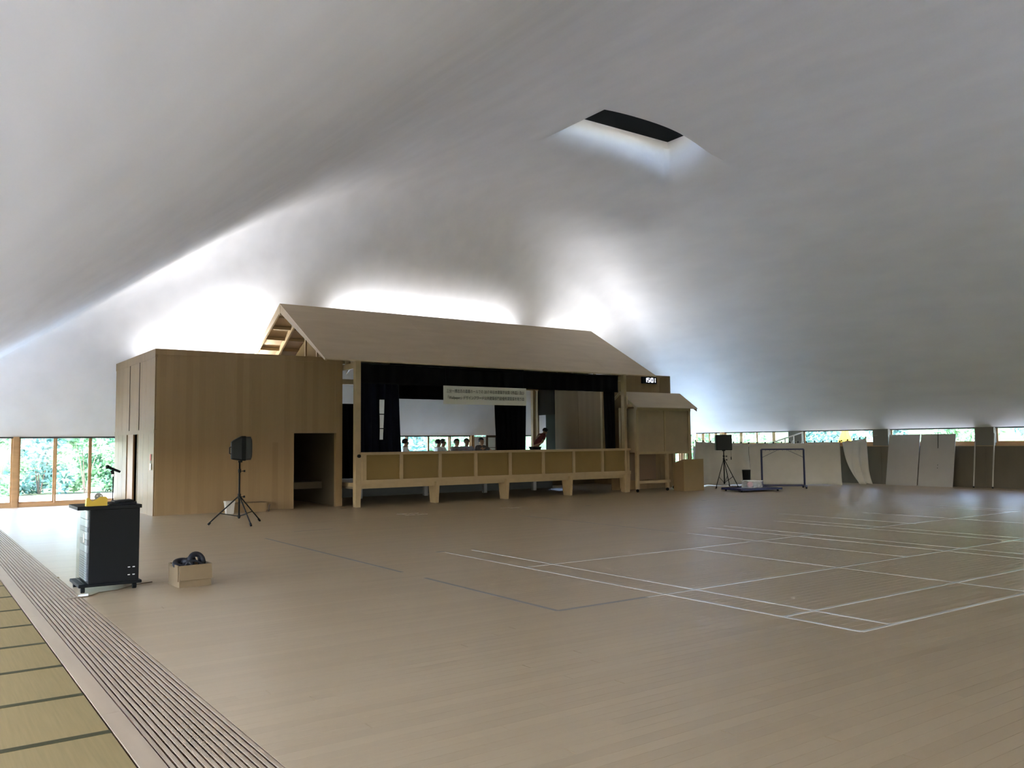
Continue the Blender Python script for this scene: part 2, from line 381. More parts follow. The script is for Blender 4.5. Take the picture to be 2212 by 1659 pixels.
# ------------------------------------------------------------------ slatted strip, tatami and court lines
M_SLAT = mat('strip_timber', (.37,.265,.165), .5, var=(.06,(9,.8,1)))
SX0, SX1 = 1.13, 1.60; pit = (SX1-SX0)/13
B(1.005, SX1, YF, YB, -.2, -.018).build('strip_bed', mat('groove_dark', (.025,.016,.011), .95), flo)
for k in range(13):
    y = -10.0 + (1.8 if k % 2 else 0)*0 ; x0 = SX0+.0075+pit*k; x1 = SX0+pit*(k+1)-.0075
    for s in range(10):
        a = -10+3.65*s
        if a+3.65 < 2.5: continue
        B(x0, x1, a+.001, a+3.649, -.018, 0).build('slat', M_SLAT, flo)
for s in range(10):
    a = -10+3.65*s+1.1
    if a+3.65 < 2.5: continue
    B(1.012, SX0-.003, a+.001, min(a+3.649, YB), -.018, .002).build('border_board', M_SLAT, flo)
ORD = ['first','second','third','fourth','fifth','sixth','seventh','eighth','ninth','tenth','eleventh','twelfth','thirteenth','fourteenth']
M_TAT = mat('tatami_straw', (.245,.17,.068), .9, spec=.1, var=(.06,(60,2,1))); M_HERI = mat('tatami_edging', (.055,.046,.018), .9, spec=.1)
B(XL, 1.0, YF, YB, -.2, -.05).build('floor_under_tatami', mat('tatami_bed', (.24,.17,.08), .9), flo)
for k in range(10):
    y0 = 3.55+.9*k; t = thing('tatami_mat', 'straw tatami mat with dark olive edging, %s along the row from the bottom left corner' % ORD[k], 'mat', (.1, y0+.45, -.05), 'tatami mats beside the slatted strip')
    B(-.8, 1.0, y0+.028, y0+.872, -.05, -.001).build('straw_body', M_TAT, t)
    for a, b in ((y0+.001, y0+.031), (y0+.869, y0+.899)): B(-.8, 1.002, a, b, -.05, .0005).build('edging', M_HERI, t)
M_LINE = mat('white_court_paint', (.74,.72,.70), .22); M_GREY = mat('grey_court_tape', (.17,.16,.16), .4)
def line(x0, x1, y0, y1, m=M_LINE, w=.04):
    if x0 == x1: B(x0-w/2, x0+w/2, y0, y1, .0, .0012).build('court_line', m, flo)
    else: B(x0, x1, y0-w/2, y0+w/2, .0, .0014).build('court_line', m, flo)
for x in (6.57, 7.03, 12.21, 12.67): line(x, x, 4.24, 10.95)
line(9.62, 9.62, 4.24, 9.0)
for y in (4.24, 5.02, 9.0): line(6.57, 12.67, y, y)
line(6.3, 23.5, 6.5, 6.5); line(14.2, 14.2, 4.24, 11.0); line(11.2, 11.2, 6.5, 10.5); line(15.68, 15.68, 8.9, 12)
for x in (14.66, 17.25, 19.84, 20.3): line(x, x, 4.24, 11)
for y in (4.24, 5.02, 9.0): line(14.2, 20.3, y, y)
line(5.13, 5.13, 6.5, 9.05, M_GREY, .05); line(5.13, 5.13, 9.63, 14.6, M_GREY, .05); line(5.13, 6.3, 6.5, 6.5, M_GREY, .05); line(5.94, 6.7, 15.38, 15.38, M_GREY, .03); line(11.16, 11.16, 10.6, 15.5, M_GREY, .03)
M_INLET = mat('steel_inlet', (.75,.74,.72), .25, .8)
for x, y in ((9.5, 17.35), (12.35, 17.3)):
    for dx, dy in ((-.16,-.2), (.16,-.2), (-.16,.2), (.16,.2)): B(x+dx-.12, x+dx+.12, y+dy-.03, y+dy+.03, 0, .002).build('floor_inlet', M_INLET, flo)
for x, y in ((6.53, 11.06), (14.16, 16.65), (9.0, 20.0), (17.6, 15.9), (15.6, 13.2)): B(x-.07, x+.07, y-.04, y+.04, 0, .0015).build('socket_plate', M_GREY, flo)

# ------------------------------------------------------------------ left timber room
def boards(root, a, b, plane, z0, z1, w, name='board', axis='x', m=None, th=.03, out=-1):
    n = max(1, round((b-a)/w)); w = (b-a)/n
    for i in range(n):
        u0, u1 = a+i*w+.0005, a+(i+1)*w-.0005; d = plane+out*(.003*((i*7) % 3)/3)
        if axis == 'x': B(u0, u1, d, plane+th, z0, z1).build(name, m or M_CEDAR, root)
        else: B(d, plane+th, u0, u1, z0, z1).build(name, m or M_CEDARY, root)
RX0, RX1, RY0, RY1, RZ = 4.71, 9.37, 20.9, 25.42, 3.87
room = thing('timber_room', 'boxy cypress-boarded room with a dark doorway left of the stage', 'room', ((RX0+RX1)/2, (RY0+RY1)/2, 0))
boards(room, RX0+.03, 9.2, RY0, 1.98, RZ-.13, .46); boards(room, RX0+.03, 8.06, RY0, .0, 1.90, .48)
B(RX0, RX1, RY0-.012, RY0+.05, RZ-.13, RZ).build('top_band', M_TIMBER if 0 else M_CEDAR, room)
B(RX0, RX1, RY0-.008, RY0+.05, 1.90, 1.98).build('middle_band', M_CEDAR, room)
B(9.2, RX1, RY0-.01, RY0+.12, 0, RZ-.13).build('corner_post', M_CEDAR, room)
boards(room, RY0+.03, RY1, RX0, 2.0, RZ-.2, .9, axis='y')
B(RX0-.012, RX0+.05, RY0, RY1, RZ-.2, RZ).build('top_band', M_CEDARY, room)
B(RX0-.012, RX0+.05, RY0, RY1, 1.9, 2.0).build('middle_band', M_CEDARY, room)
for y in (22.51, 23.61): B(RX0-.014, RX0+.02, y-.012, y+.012, 2.0, RZ-.2).build('joint_strip', mat('dark_joint', (.05,.03,.02), .8), room)  # dark strips drawn along the panel joints
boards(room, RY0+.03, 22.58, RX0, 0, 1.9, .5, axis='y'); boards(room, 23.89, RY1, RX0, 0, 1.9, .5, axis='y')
B(RX0+.01, RX0+.05, 23.2, 23.89, 0, 1.9).build('sliding_door', mat('door_brown', (.22,.12,.055), .5), room)
B(RX0-.012, RX0+.06, 22.58, 22.63, 0, 1.9).build('door_jamb', M_CEDARY, room)
B(RX0-.012, RX0+.06, 23.86, 23.91, 0, 1.9).build('door_jamb', M_CEDARY, room)
# shell, ceiling and the raised inner floor seen through the doorway
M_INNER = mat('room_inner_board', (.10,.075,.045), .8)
B(RX0+.03, RX1, RY0+.03, RY1, RZ-.06, RZ-.01).build('roof_deck', M_PLY, room)
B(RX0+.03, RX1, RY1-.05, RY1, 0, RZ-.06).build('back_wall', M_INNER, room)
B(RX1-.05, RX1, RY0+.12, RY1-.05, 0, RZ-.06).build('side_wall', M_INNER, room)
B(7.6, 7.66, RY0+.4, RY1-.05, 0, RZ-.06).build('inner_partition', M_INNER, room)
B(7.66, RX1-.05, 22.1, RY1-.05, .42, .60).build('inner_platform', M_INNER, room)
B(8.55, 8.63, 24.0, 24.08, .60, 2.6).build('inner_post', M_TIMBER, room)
tg = thing('key_tag', 'small red and white tag hanging beside the side door of the timber room', 'tag', (RX0-.02, 21.17, 1.1))
B(RX0-.022, RX0-.012, 21.10, 21.22, 1.05, 1.2).build('white_plate', mat('white_card', (.75,.75,.72), .6), tg); B(RX0-.026, RX0-.012, 21.12, 21.19, 1.27, 1.42).build('red_handle', mat('red_plastic', (.5,.05,.03), .5), tg)
B(RX0-.018, RX0-.014, 21.15, 21.16, 1.2, 1.27).build('cord', M_BLACK, tg)
wl_ = MB(); 
for i in range(13):
    t = i/12; wl_.v += [(RX0+.06, 22.72-.07*math.sin(PI*min(1,.25+t*.75)), 1.88-1.4*t), (RX0+.06, 22.72+.10*math.sin(PI*min(1,.25+t*.75)), 1.88-1.4*t)]
for i in range(12): wl_.f.append((2*i, 2*i+1, 2*i+3, 2*i+2))
o = wl_.build('light_slit_strip', mat('white_light_strip', (.8,.8,.82), .9)); so_ = o.modifiers.new('thick', 'SOLIDIFY'); so_.thickness = .01  # white strip put in for the slit of light in the doorway
tag(o, 'narrow white strip standing in for a slit of light in the timber room side door', 'cloth')

# ------------------------------------------------------------------ stage house
st = thing('stage_house', 'timber puppet stage with gabled plywood roof and ochre front panels', 'stage', (14.1, 22.5, 0))
EX0, EX1, EYF, EZ, RYR, RZR, EYB = 8.33, 19.6, 19.6, 3.71, 22.75, 5.50, 25.3
sl_ = (RZR-EZ)/(RYR-EYF)
def roof_z(y): return RZR-sl_*abs(y-RYR)
nsh = 6; wsh = (EX1-EX0)/nsh
for i in range(nsh):
    a, b = EX0+i*wsh+.001, EX0+(i+1)*wsh-.001
    MB().prism([(EYF,EZ),(RYR,RZR),(RYR,RZR-.03),(EYF,EZ-.03)], 'x', a, b).build('roof_sheet', M_PLY, st)
    MB().prism([(EYB,roof_z(EYB)),(RYR,RZR),(RYR,RZR-.03),(EYB,roof_z(EYB)-.03)], 'x', a, b).build('roof_sheet', M_PLY, st)
B(EX0, EX1, RYR-.03, RYR+.03, RZR-.32, RZR-.05).build('ridge_beam', M_TIMBER, st)
nr = 19
for i in range(nr):
    x = EX0+.03+(EX1-EX0-.06)*i/(nr-1)
    for y1 in (EYF+(.02 if i in (0, nr-1) else .62), EYB-.02):
        s = 1 if y1 > RYR else -1; h = .20 if i in (0, nr-1) else .19
        MB().prism([(RYR,RZR-.032),(y1,roof_z(y1)-.032),(y1,roof_z(y1)-.032-(h if i not in (0, nr-1) else .03)),(RYR,RZR-.032-h*1.1)], 'x', x-.024, x+.024).build('bargeboard' if i in (0, nr-1) else 'rafter', M_TIMBER, st)
for y in (20.4, 20.9, 21.4, 21.9, 22.35, 23.15, 23.6, 24.05, 24.5, 24.95):
    B(EX0+.06, EX1-.06, y-.03, y+.03, roof_z(y)-.125, roof_z(y)-.045).build('purlin', M_TIMBER, st)
# frame
FY = 20.15
for x0, x1, y0 in ((9.40, 9.55, FY), (18.70, 18.82, FY), (9.40, 9.52, 25.0), (18.70, 18.82, 25.0)):
    B(x0, x1, y0, y0+.14, 0, roof_z(y0+.05)-.18).build('post', M_TIMBER, st, bevel=.006)
B(9.3, 18.95, FY+.0, FY+.14, 3.74, 3.88).build('front_beam', M_TIMBER, st)
B(9.3, 18.95, 25.0, 25.14, 3.5, 3.66).build('back_beam', M_TIMBER, st)
for x in (9.46, 18.76): B(x-.05, x+.05, FY+.145, 24.99, 3.56, 3.7).build('side_beam', M_TIMBER, st)
for x in (9.46, 18.76):
    MB().prism([(20.35,3.9),(25.0,3.9),(25.0,roof_z(25.0)-.27),(RYR,RZR-.35),(20.35,roof_z(20.35)-.27)], 'x', x-.012, x+.012).build('gable_panel', M_PANEL, st)
    for y in (20.8, 21.6, 22.75, 23.6, 24.5): B(x-.05, x+.02, y-.035, y+.035, 3.7, roof_z(y)-.27).build('gable_stud', M_TIMBER, st)
# platform and front
B(9.55, 18.95, FY+.45, 23.9, .50, .60).build('stage_floor', M_TIMBER, st)
LEGX = (9.47, 11.88, 14.20, 16.55, 18.92)
for i, x in enumerate(LEGX[1:]):
    MB().hexa([(x-.10,FY+.02,0),(x-.02,FY+.02,0),(x-.02,FY+.34,0),(x-.10,FY+.34,0),(x-.11,FY-.01,.58),(x,FY-.01,.58),(x,FY+.42,.58),(x-.11,FY+.42,.58)]).build('leg', M_TIMBER, st)
MB().hexa([(9.41,FY-.02,0),(9.53,FY-.02,0),(9.53,FY+.15,0),(9.41,FY+.15,0),(9.40,FY-.02,.6),(9.57,FY-.02,.6),(9.57,FY+.15,.6),(9.40,FY+.15,.6)]).build('leg', M_TIMBER, st)
for x in (11.0, 13.2, 15.4, 17.4): B(x-.06, x+.06, 23.2, 23.32, 0, .5).build('rear_leg', mat('grey_post', (.25,.26,.27), .6), st)
B(9.52, 18.93, FY-.04, FY+.10, 1.325, 1.395).build('cap_rail', M_TIMBER, st, bevel=.004)
B(9.55, 18.93, FY-.02, FY+.09, .575, .68).build('lower_rail', M_TIMBER, st)
B(9.55, 18.85, FY+.09, FY+.3, .46, .575).build('floor_beam', M_TIMBER, st)
B(9.55, 18.85, FY+.4, 23.9, .44, .50).build('floor_underside', mat('under_board', (.2,.15,.1), .8), st)
PX = [9.66, 10.72, 11.90, 13.06, 14.24, 15.44, 16.60, 17.76, 18.84]
for x in PX: B(x-.045, x+.045, FY-.012, FY+.08, .68, 1.325).build('panel_post', M_TIMBER, st)
for a, b in zip(PX[:-1], PX[1:]): B(a+.045, b-.045, FY+.035, FY+.05, .68, 1.325).build('front_panel', M_PANEL, st)
B(9.55, 9.615, FY-.0, FY+.08, .68, 1.325).build('panel_post', M_TIMBER, st)
MB().tube([(9.49,FY-.05,1.30),(9.49,FY+.0,1.30)], .045, 10).build('iron_bolt', M_BLACK, st)
# right inner wall of the stage with its doorway, and the low skirt at the back
IX = 18.97
for a, b in ((21.6, 22.75), (22.76, 24.05)): B(IX, IX+.03, a, b, .6, 3.62).build('ply_panel', M_CEDARY, st)
B(IX-.06, IX+.04, 21.44, 21.53, .6, 3.62).build('wall_post', M_TIMBER, st)
B(IX, IX+.03, 25.12, 25.42, .6, 3.62).build('ply_panel', M_CEDARY, st)
B(IX-.02, IX+.04, 25.04, 25.12, .6, 3.62).build('wall_post', M_TIMBER, st)
B(IX-.01, IX+.03, 24.06, 25.04, 2.60, 3.62).build('dark_board', mat('dark_board', (.016,.011,.006), .9, spec=.1, var=(.2,(3,9,.5))), st)
B(IX+.02, IX+.05, 24.07, 24.62, .6, 2.6).build('olive_door', mat('olive_door', (.025,.026,.017), .8, spec=.1), st)
B(9.4, 18.9, 24.16, 24.2, 0, .95).build('back_skirt', mat('grey_blue_board', (.06,.07,.075), .6), st)
hr = thing('handrail', 'dark timber handrail at the back of the stage below the windows', 'handrail', (15.2, 25.3, 0))
B(12.2, 18.2, 25.27, 25.33, 1.30, 1.36).build('rail', mat('dark_brown_wood', (.06,.035,.02), .5), hr)
for x in (12.3, 14.2, 16.2, 18.1): B(x-.03, x+.03, 25.27, 25.33, 0, 1.30).build('baluster', MATS['dark_brown_wood'], hr)

# ------------------------------------------------------------------ curtains and banner
def curtain(name, label, x0, x1, y, z0, z1, m, x0b=None, x1b=None, folds=8, amp=.05, cat='curtain'):
    x0b = x0 if x0b is None else x0b; x1b = x1 if x1b is None else x1b
    def fn(u, v):
        a = x0+(x1-x0)*u; b = x0b+(x1b-x0b)*u; t = v**1.5
        return (a*(1-t)+b*t, y+amp*math.sin(u*folds*2*PI)*(.6+.4*v)+.01*math.sin(u*31+v*3), z1+(z0-z1)*v)
    mb = MB().grid(fn, max(24, folds*8), 10); r = thing(name, label, cat, ((x0+x1)/2, y, z0))
    o = mb.build('cloth', m, r, smooth=True); so = o.modifiers.new('thick', 'SOLIDIFY'); so.thickness = .012
    B(min(x0,x0b), max(x1,x1b), y-.02, y+.02, z1, z1+.03).build('hanging_rod', M_BLACK, r)
    return r
curtain('stage_valance', 'wide black valance across the top of the stage opening', 9.56, 18.69, FY+.25, 3.19, 3.70, M_BLACKCLOTH, folds=26, amp=.02)
curtain('stage_curtain', 'navy black drawn curtain at the left of the stage opening', 9.62, 10.86, FY+.45, .62, 3.5, M_NAVYCLOTH, 9.62, 11.0, folds=6, amp=.06)
curtain('stage_curtain', 'narrow black curtain at the right of the stage opening', 18.24, 18.68, FY+.45, .62, 3.5, M_BLACKCLOTH, 18.33, 18.68, folds=3, amp=.05)
curtain('backdrop_curtain', 'black backdrop curtain beside the bending person on the stage', 16.72, 18.08, 24.6, .62, 3.35, M_BLACKCLOTH, 16.86, 18.02, folds=6)
curtain('backdrop_valance', 'black border hanging high at the back of the stage', 12.6, 17.9, 24.45, 3.05, 4.2, M_BLACKCLOTH, folds=14, amp=.02)
curtain('side_curtain', 'black spotted curtain seen in the gap between timber room and stage', 9.75, 10.66, 23.0, .62, 2.75, M_BLACKCLOTH, 9.75, 10.86, folds=4)
wc = curtain('light_gap_strip', 'slim white strip standing in for the bright gap in the left stage curtain', 10.27, 10.40, FY+.36, 1.72, 2.78, mat('white_light_strip', (.8,.8,.82), .9), 10.27, 10.36, folds=1, amp=.01, cat='cloth')  # white strip in front of the folds, in place of the light gap
for z in (2.0, 2.38): B(10.25, 10.42, FY+.335, FY+.345, z, z+.025).build('cross_band', M_BLACK, wc)
bn = thing('banner', 'long off-white paper banner with two lines of Japanese text above the stage', 'banner', (13.5, FY+.15, 2.69))
def bfn(u, v): return (12.10+2.84*u, FY+.15+.012*math.sin(u*9), 3.20-.51*v)
o = MB().grid(bfn, 24, 2).build('paper', mat('banner_paper', (.62,.58,.52), .8), bn); so = o.modifiers.new('thick', 'SOLIDIFY'); so.thickness = .004
for x in (12.2, 14.85): MB().tube([(x,FY+.17,3.2),(x,FY+.2,3.72)], .006, 6).build('hanging_cord', M_BLACK, bn)
def text_mesh(txt, size, width, m, parent, loc, rot, name='lettering', bold=0):
    c = bpy.data.curves.new('t', 'FONT'); c.body = txt; c.size = size; c.extrude = .0008; c.align_x = 'LEFT'; c.offset = bold
    o = bpy.data.objects.new('t', c); COL.objects.link(o); bpy.context.view_layer.update()
    me = bpy.data.meshes.new_from_object(o.evaluated_get(bpy.context.evaluated_depsgraph_get())); bpy.data.objects.remove(o)
    xs = [v.co.x for v in me.vertices] or [0, 1]; s = width/(max(xs)-min(xs)) if width else 1
    mn = min(xs)
    for v in me.vertices: v.co.x = (v.co.x-mn)*s
    me.materials.clear(); me.materials.append(m); n = bpy.data.objects.new(name, me); COL.objects.link(n)
    n.parent = parent; n.location = Vector(loc)-Vector(parent.location); n.rotation_euler = rot; n['kind'] = 'stuff'; return n
M_INK = mat('black_ink', (.02,.02,.02), .7)
text_mesh('三分一博志氏の直島ホールでの 2017 年日本建築学会賞（作品）及び', .115, 2.66, M_INK, bn, (12.19, FY+.125, 3.015), (PI/2,0,0))
text_mesh('『Wallpaper』デザインアワード公共建築部門最優秀賞受賞を祝う会', .115, 2.62, M_INK, bn, (12.23, FY+.125, 2.835), (PI/2,0,0))

# ------------------------------------------------------------------ right timber room, clock
QX0, QX1, QY0, QY1, QZ = 19.12, 21.93, 21.25, 25.4, 3.89
rm2 = thing('timber_room', 'smaller cypress-boarded room with a clock right of the stage', 'room', ((QX0+QX1)/2, (QY0+QY1)/2, 0))
boards(rm2, QX0, QX1-.1, QY0, 0, QZ-.06, .46); B(QX1-.1, QX1, QY0-.01, QY0+.08, 0, QZ).build('corner_post', M_CEDAR, rm2)
B(QX0, QX1, QY0-.01, QY0+.05, QZ-.06, QZ).build('top_band', M_CEDAR, rm2)
B(QX0+.03, QX1-.02, QY0+.05, QY1, QZ-.06, QZ-.01).build('roof_deck', M_PLY, rm2)
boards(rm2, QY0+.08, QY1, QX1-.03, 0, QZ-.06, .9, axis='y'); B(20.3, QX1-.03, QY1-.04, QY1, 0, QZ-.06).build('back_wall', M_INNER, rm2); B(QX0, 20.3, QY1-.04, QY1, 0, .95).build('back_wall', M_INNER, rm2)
ck = thing('wall_clock', 'black digital clock showing 15:01 under the stage roof corner', 'clock', (20.9, QY0-.06, 3.66))
B(20.52, 21.22, QY0-.07, QY0-.01, 3.59, 3.82).build('case', M_BLACK, ck, bevel=.006)
M_LED = mat('led_digits', (.8,.85,1), .5, emit=(.75,.82,1), estr=6)
SEG = {'1': 'bc', '5': 'afgcd', '0': 'abcdef'}
def digit(ch, x, z, w, h):
    t = .016; y0, y1 = QY0-.074, QY0-.069; m = MB()
    for s in SEG[ch]:
        if s in 'agd': zz = z+h-t/2 if s == 'a' else (z+h/2 if s == 'g' else z+t/2); m.box(x+.004, x+w-.004, y0, y1, zz-t/2, zz+t/2)
        else: xx = x+w if s in 'bc' else x; z0 = z+h/2 if s in 'bf' else z; m.box(xx-t/2, xx+t/2, y0, y1, z0+.005, z0+h/2-.005)
    m.build('led_digit', M_LED, ck)
for ch, x in (('1', 20.64), ('5', 20.78), ('0', 20.945), ('1', 21.05)): digit(ch, x, 3.635, .085, .15)
for z in (3.675, 3.735): B(20.895,20.913,QY0-.074,QY0-.069,z,z+.02).build('led_dot', M_LED, ck)

# ------------------------------------------------------------------ rolling puppet booth
bt = thing('rolling_booth', 'small gabled plywood booth on castors standing right of the stage', 'booth', (20.2, 20.2, 0))
M_BOOTH = mat('booth_ply', (.29,.21,.125), .6, var=(.06,(3,3,3))); BY = 19.85
for x, y, z0 in ((18.98,BY,.1), (21.36,BY,.1), (18.98,BY+.72,.1), (21.36,BY+.72,.1), (20.36,BY+.05,.1)):
    B(x-.055, x+.055, y, y+.09, z0, 2.70 if x != 20.36 else 1.26).build('post', M_TIMBER, bt, bevel=.004)
    w = MB().tube([(x-.02,y+.045,.05),(x+.02,y+.045,.05)], .05, 12).build('castor', M_BLACK, bt)
for a, b in ((19.035, 20.18), (20.24, 21.305)): B(a, b, BY+.03, BY+.045, 1.27, 2.66).build('front_panel', M_BOOTH, bt)
B(20.18, 20.24, BY+.0, BY+.05, 1.27, 2.66).build('centre_stile', M_TIMBER, bt)
B(18.93, 21.42, BY-.005, BY+.06, 1.20, 1.28).build('middle_rail', M_TIMBER, bt); B(18.93, 21.42, BY-.005, BY+.06, 2.60, 2.70).build('top_rail', M_TIMBER, bt)
B(19.03, 20.42, BY+.01, BY+.07, .27, .36).build('low_rail', M_TIMBER, bt)
B(19.03, 20.31, BY+.55, BY+.57, .36, 1.2).build('lower_back_panel', mat('booth_brown', (.16,.10,.06), .6), bt)
for x in (18.95, 21.36): B(x, x+.02, BY+.09, BY+.72, 1.25, 2.66).build('side_panel', M_BOOTH, bt)
B(18.98, 21.4, BY+.76, BY+.78, 1.25, 2.66).build('back_panel', M_BOOTH, bt)
BE0, BRY, BZ0, BZ1 = 19.62, 20.4, 2.69, 3.22
for i, (a, b) in enumerate(((18.75, 20.12), (20.122, 21.52))):
    MB().prism([(BE0,BZ0),(BRY,BZ1),(BRY,BZ1-.025),(BE0,BZ0-.025)], 'x', a, b).build('roof_sheet', M_PLY, bt)
    MB().prism([(21.18,BZ0),(BRY,BZ1),(BRY,BZ1-.025),(21.18,BZ0-.025)], 'x', a, b).build('roof_sheet', M_PLY, bt)
for x in (18.79, 21.48):
    for e in (BE0+.01, 21.17): MB().prism([(BRY,BZ1-.026),(e,BZ0-.026),(e,BZ0-.10),(BRY,BZ1-.11)], 'x', x-.02, x+.02).build('bargeboard', M_TIMBER, bt)
B(18.55, 19.0, BY+.02, BY+.06, 2.70, 2.78).build('outrigger', M_TIMBER, bt); B(18.55, 18.60, BY+.02, BY+.06, 2.66, 3.05).build('outrigger_upright', M_TIMBER, bt)
cb = thing('plywood_crate', 'tall brown plywood crate in front of the rolling booth', 'crate', (20.9, 19.5, 0))
M_MDF = mat('brown_mdf', (.22,.15,.06), .65, var=(.04,(3,3,3)))
B(20.44, 21.36, 19.28, 19.30, 0, 1.02).build('front_board', M_MDF, cb)
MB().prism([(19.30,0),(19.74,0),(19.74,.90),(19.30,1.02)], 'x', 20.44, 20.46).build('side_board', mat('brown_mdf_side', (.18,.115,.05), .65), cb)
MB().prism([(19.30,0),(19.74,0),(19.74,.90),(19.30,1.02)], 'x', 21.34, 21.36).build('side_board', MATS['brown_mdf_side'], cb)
B(20.46, 21.34, 19.72, 19.74, 0, .90).build('back_board', M_MDF, cb); B(20.46, 21.34, 19.3, 19.72, 0, .02).build('bottom_board', M_MDF, cb)
# ------------------------------------------------------------------ loudspeakers on tripods
def tripod(name, label, cx, cy, feet, hub, top, group='speaker tripods'):
    t = thing(name, label, 'tripod', (cx, cy, 0), group)
    MB().tube([(cx,cy,.12),(cx,cy,top)], .018, 10).build('pole', M_BLACK, t, smooth=True)
    MB().tube([(cx,cy,hub-.04),(cx,cy,hub+.06)], .032, 10).build('leg_collar', M_BLACK, t)
    MB().tube([(cx,cy,.14),(cx,cy,.19)], .030, 10).build('brace_collar', M_BLACK, t)
    MB().tube([(cx,cy,top-.24),(cx,cy,top-.17)], .030, 10).build('height_collar', M_BLACK, t)
    for z in (hub, top-.21):
        MB().tube([(cx+.03,cy-.02,z),(cx+.075,cy-.05,z)], .008, 6).tube([(cx+.07,cy-.047,z),(cx+.095,cy-.063,z)], .022, 8).build('clamp_knob', M_BLACK, t)
    for fx, fy in feet:
        l = MB().tube([(cx+(fx-cx)*.04,cy+(fy-cy)*.04,hub),(fx,fy,.025)], .013, 8).build('leg', M_BLACK, t)
        MB().tube([(fx+(cx-fx)*.07,fy+(cy-fy)*.07,.055),(fx,fy,.012)], .022, 8).build('rubber_foot', M_BLACK, l)
        k = .62; MB().tube([(cx,cy,.165),(cx+(fx-cx)*k,cy+(fy-cy)*k,hub*(1-k)+.02)], .009, 6).build('brace', M_BLACK, t)
    return t
tripod('speaker_tripod', 'black tripod stand in front of the left timber room', 5.60, 17.5, [(5.05,17.73),(5.66,16.93),(6.17,17.9)], .56, 1.29)
sp = thing('loudspeaker', 'black faceted loudspeaker on the tripod by the timber room', 'loudspeaker', (5.60, 17.5, 1.29), rz=math.radians(-12))
def ring_body(m, secs):   # secs: list of (x, list of (y,z)) sections joined along x
    o = len(m.v); n = len(secs[0][1])
    for x, p in secs: m.v += [(x, y, z) for y, z in p]
    for i in range(len(secs)-1):
        for k in range(n): a = o+i*n+k; b = o+i*n+(k+1) % n; m.f.append((a, b, b+n, a+n))
    m.f.append(tuple(o+k for k in range(n))[::-1]); e = o+(len(secs)-1)*n; m.f.append(tuple(e+k for k in range(n)))
    return m
def sec(hw, z0, z1, c=.03): return [(-hw+c,z0),(hw-c,z0),(hw,z0+c),(hw,z1-c),(hw-c,z1),(-hw+c,z1),(-hw,z1-c),(-hw,z0+c)]
ring_body(MB(), [(-.17,sec(.10,.04,.38)),(-.14,sec(.12,.025,.41)),(.02,sec(.19,.0,.50)),(.10,sec(.19,.0,.50))]).build('cabinet', M_BLACK, sp)
ring_body(MB(), [(.101,sec(.18,.01,.49)),(.20,sec(.175,.015,.485)),(.225,sec(.15,.07,.43)),(.235,sec(.10,.14,.36))]).build('grille', mat('speaker_grille', (.016,.018,.02), .7), sp)
MB().tube([(-.17,-.04,.14),(-.205,-.04,.15),(-.205,-.04,.27),(-.17,-.04,.28)], .012, 8).build('handle', M_BLACK, sp)
B(-.03,.05,-.04,.04,-.035,.0).build('pole_socket', M_BLACK, sp)
tripod('speaker_tripod', 'black tripod stand in front of the white hanging sheets', 23.02, 19.85, [(22.30,19.60),(23.15,19.35),(23.75,20.25)], .95, 1.28)
sp2 = thing('loudspeaker', 'square black loudspeaker on the tripod before the white sheets', 'loudspeaker', (23.02, 19.85, 1.28), rz=math.radians(-38))
B(-.27,.27,-.13,.17,0,.53).build('cabinet', M_BLACK, sp2, bevel=.015); B(-.25,.25,-.145,-.13,.02,.51).build('grille', MATS['speaker_grille'], sp2)
B(-.05,.05,-.04,.04,-.03,0).build('pole_socket', M_BLACK, sp2)
MB().tube([(.24,-.05,.0),(.245,-.06,-.15),(.24,-.06,-.23)], .004, 6).build('power_lead', M_BLACK, sp2); B(.228,.252,-.072,-.048,-.33,-.23).build('plug', M_BLACK, sp2)

# ------------------------------------------------------------------ equipment rack and what stands on it
rk = thing('equipment_rack', 'black rolling equipment rack at the left end of the slatted strip', 'rack', (1.96, 10.75, 0))
B(1.70,2.22,10.47,11.02,.09,.905).build('body', M_BLACK, rk, bevel=.004)
B(1.57,2.235,10.44,11.04,.905,.945).build('top', M_BLACK, rk, bevel=.004)
B(1.60,2.25,10.45,11.06,.06,.095).build('base_plate', M_BLACK, rk, bevel=.006)
for x, y in ((1.65,10.5),(2.18,10.5),(1.65,11.0),(2.18,11.0)):
    MB().tube([(x-.02,y,.033),(x+.02,y,.033)], .033, 10).build('castor', M_BLACK, rk)
M_UNIT = mat('grey_unit', (.22,.23,.25), .35, .3); M_UNIT2 = mat('light_unit', (.36,.38,.41), .3, .3)
z = .12
for i, h in enumerate((.026,)*10+(.05,.085,.06,.085,.05,.085,.10)):
    B(1.685,1.70,10.52,10.99,z,z+h-.006).build('rack_unit', M_UNIT2 if i in (11,13,15,16) else M_UNIT, rk); z += h
pd = B(1.655,1.661,10.49,11.01,.10,.89).build('smoked_door', GLASS, rk)
B(1.645,1.655,10.5,10.52,.55,.65).build('door_handle', M_STEEL, pd)
for x, zz in ((2.115,.16),(2.165,.16),(2.115,.245),(2.165,.245)): B(x-.012,x+.012,10.466,10.47,zz-.005,zz+.005).build('label_plate', mat('white_label', (.7,.7,.7), .5), rk)
td = thing('tape_dispenser', 'yellow desk tape dispenser on top of the black rack', 'dispenser', (1.77, 10.5, .945))
M_YEL = mat('yellow_plastic', (.42,.27,.015), .4)
MB().prism([(1.66,.945),(1.875,.945),(1.875,1.03),(1.86,1.045),(1.80,1.045),(1.765,1.02),(1.735,1.005),(1.715,1.0),(1.69,1.035),(1.672,1.04),(1.664,1.03)], 'y', 10.46, 10.54).build('body', M_YEL, td)
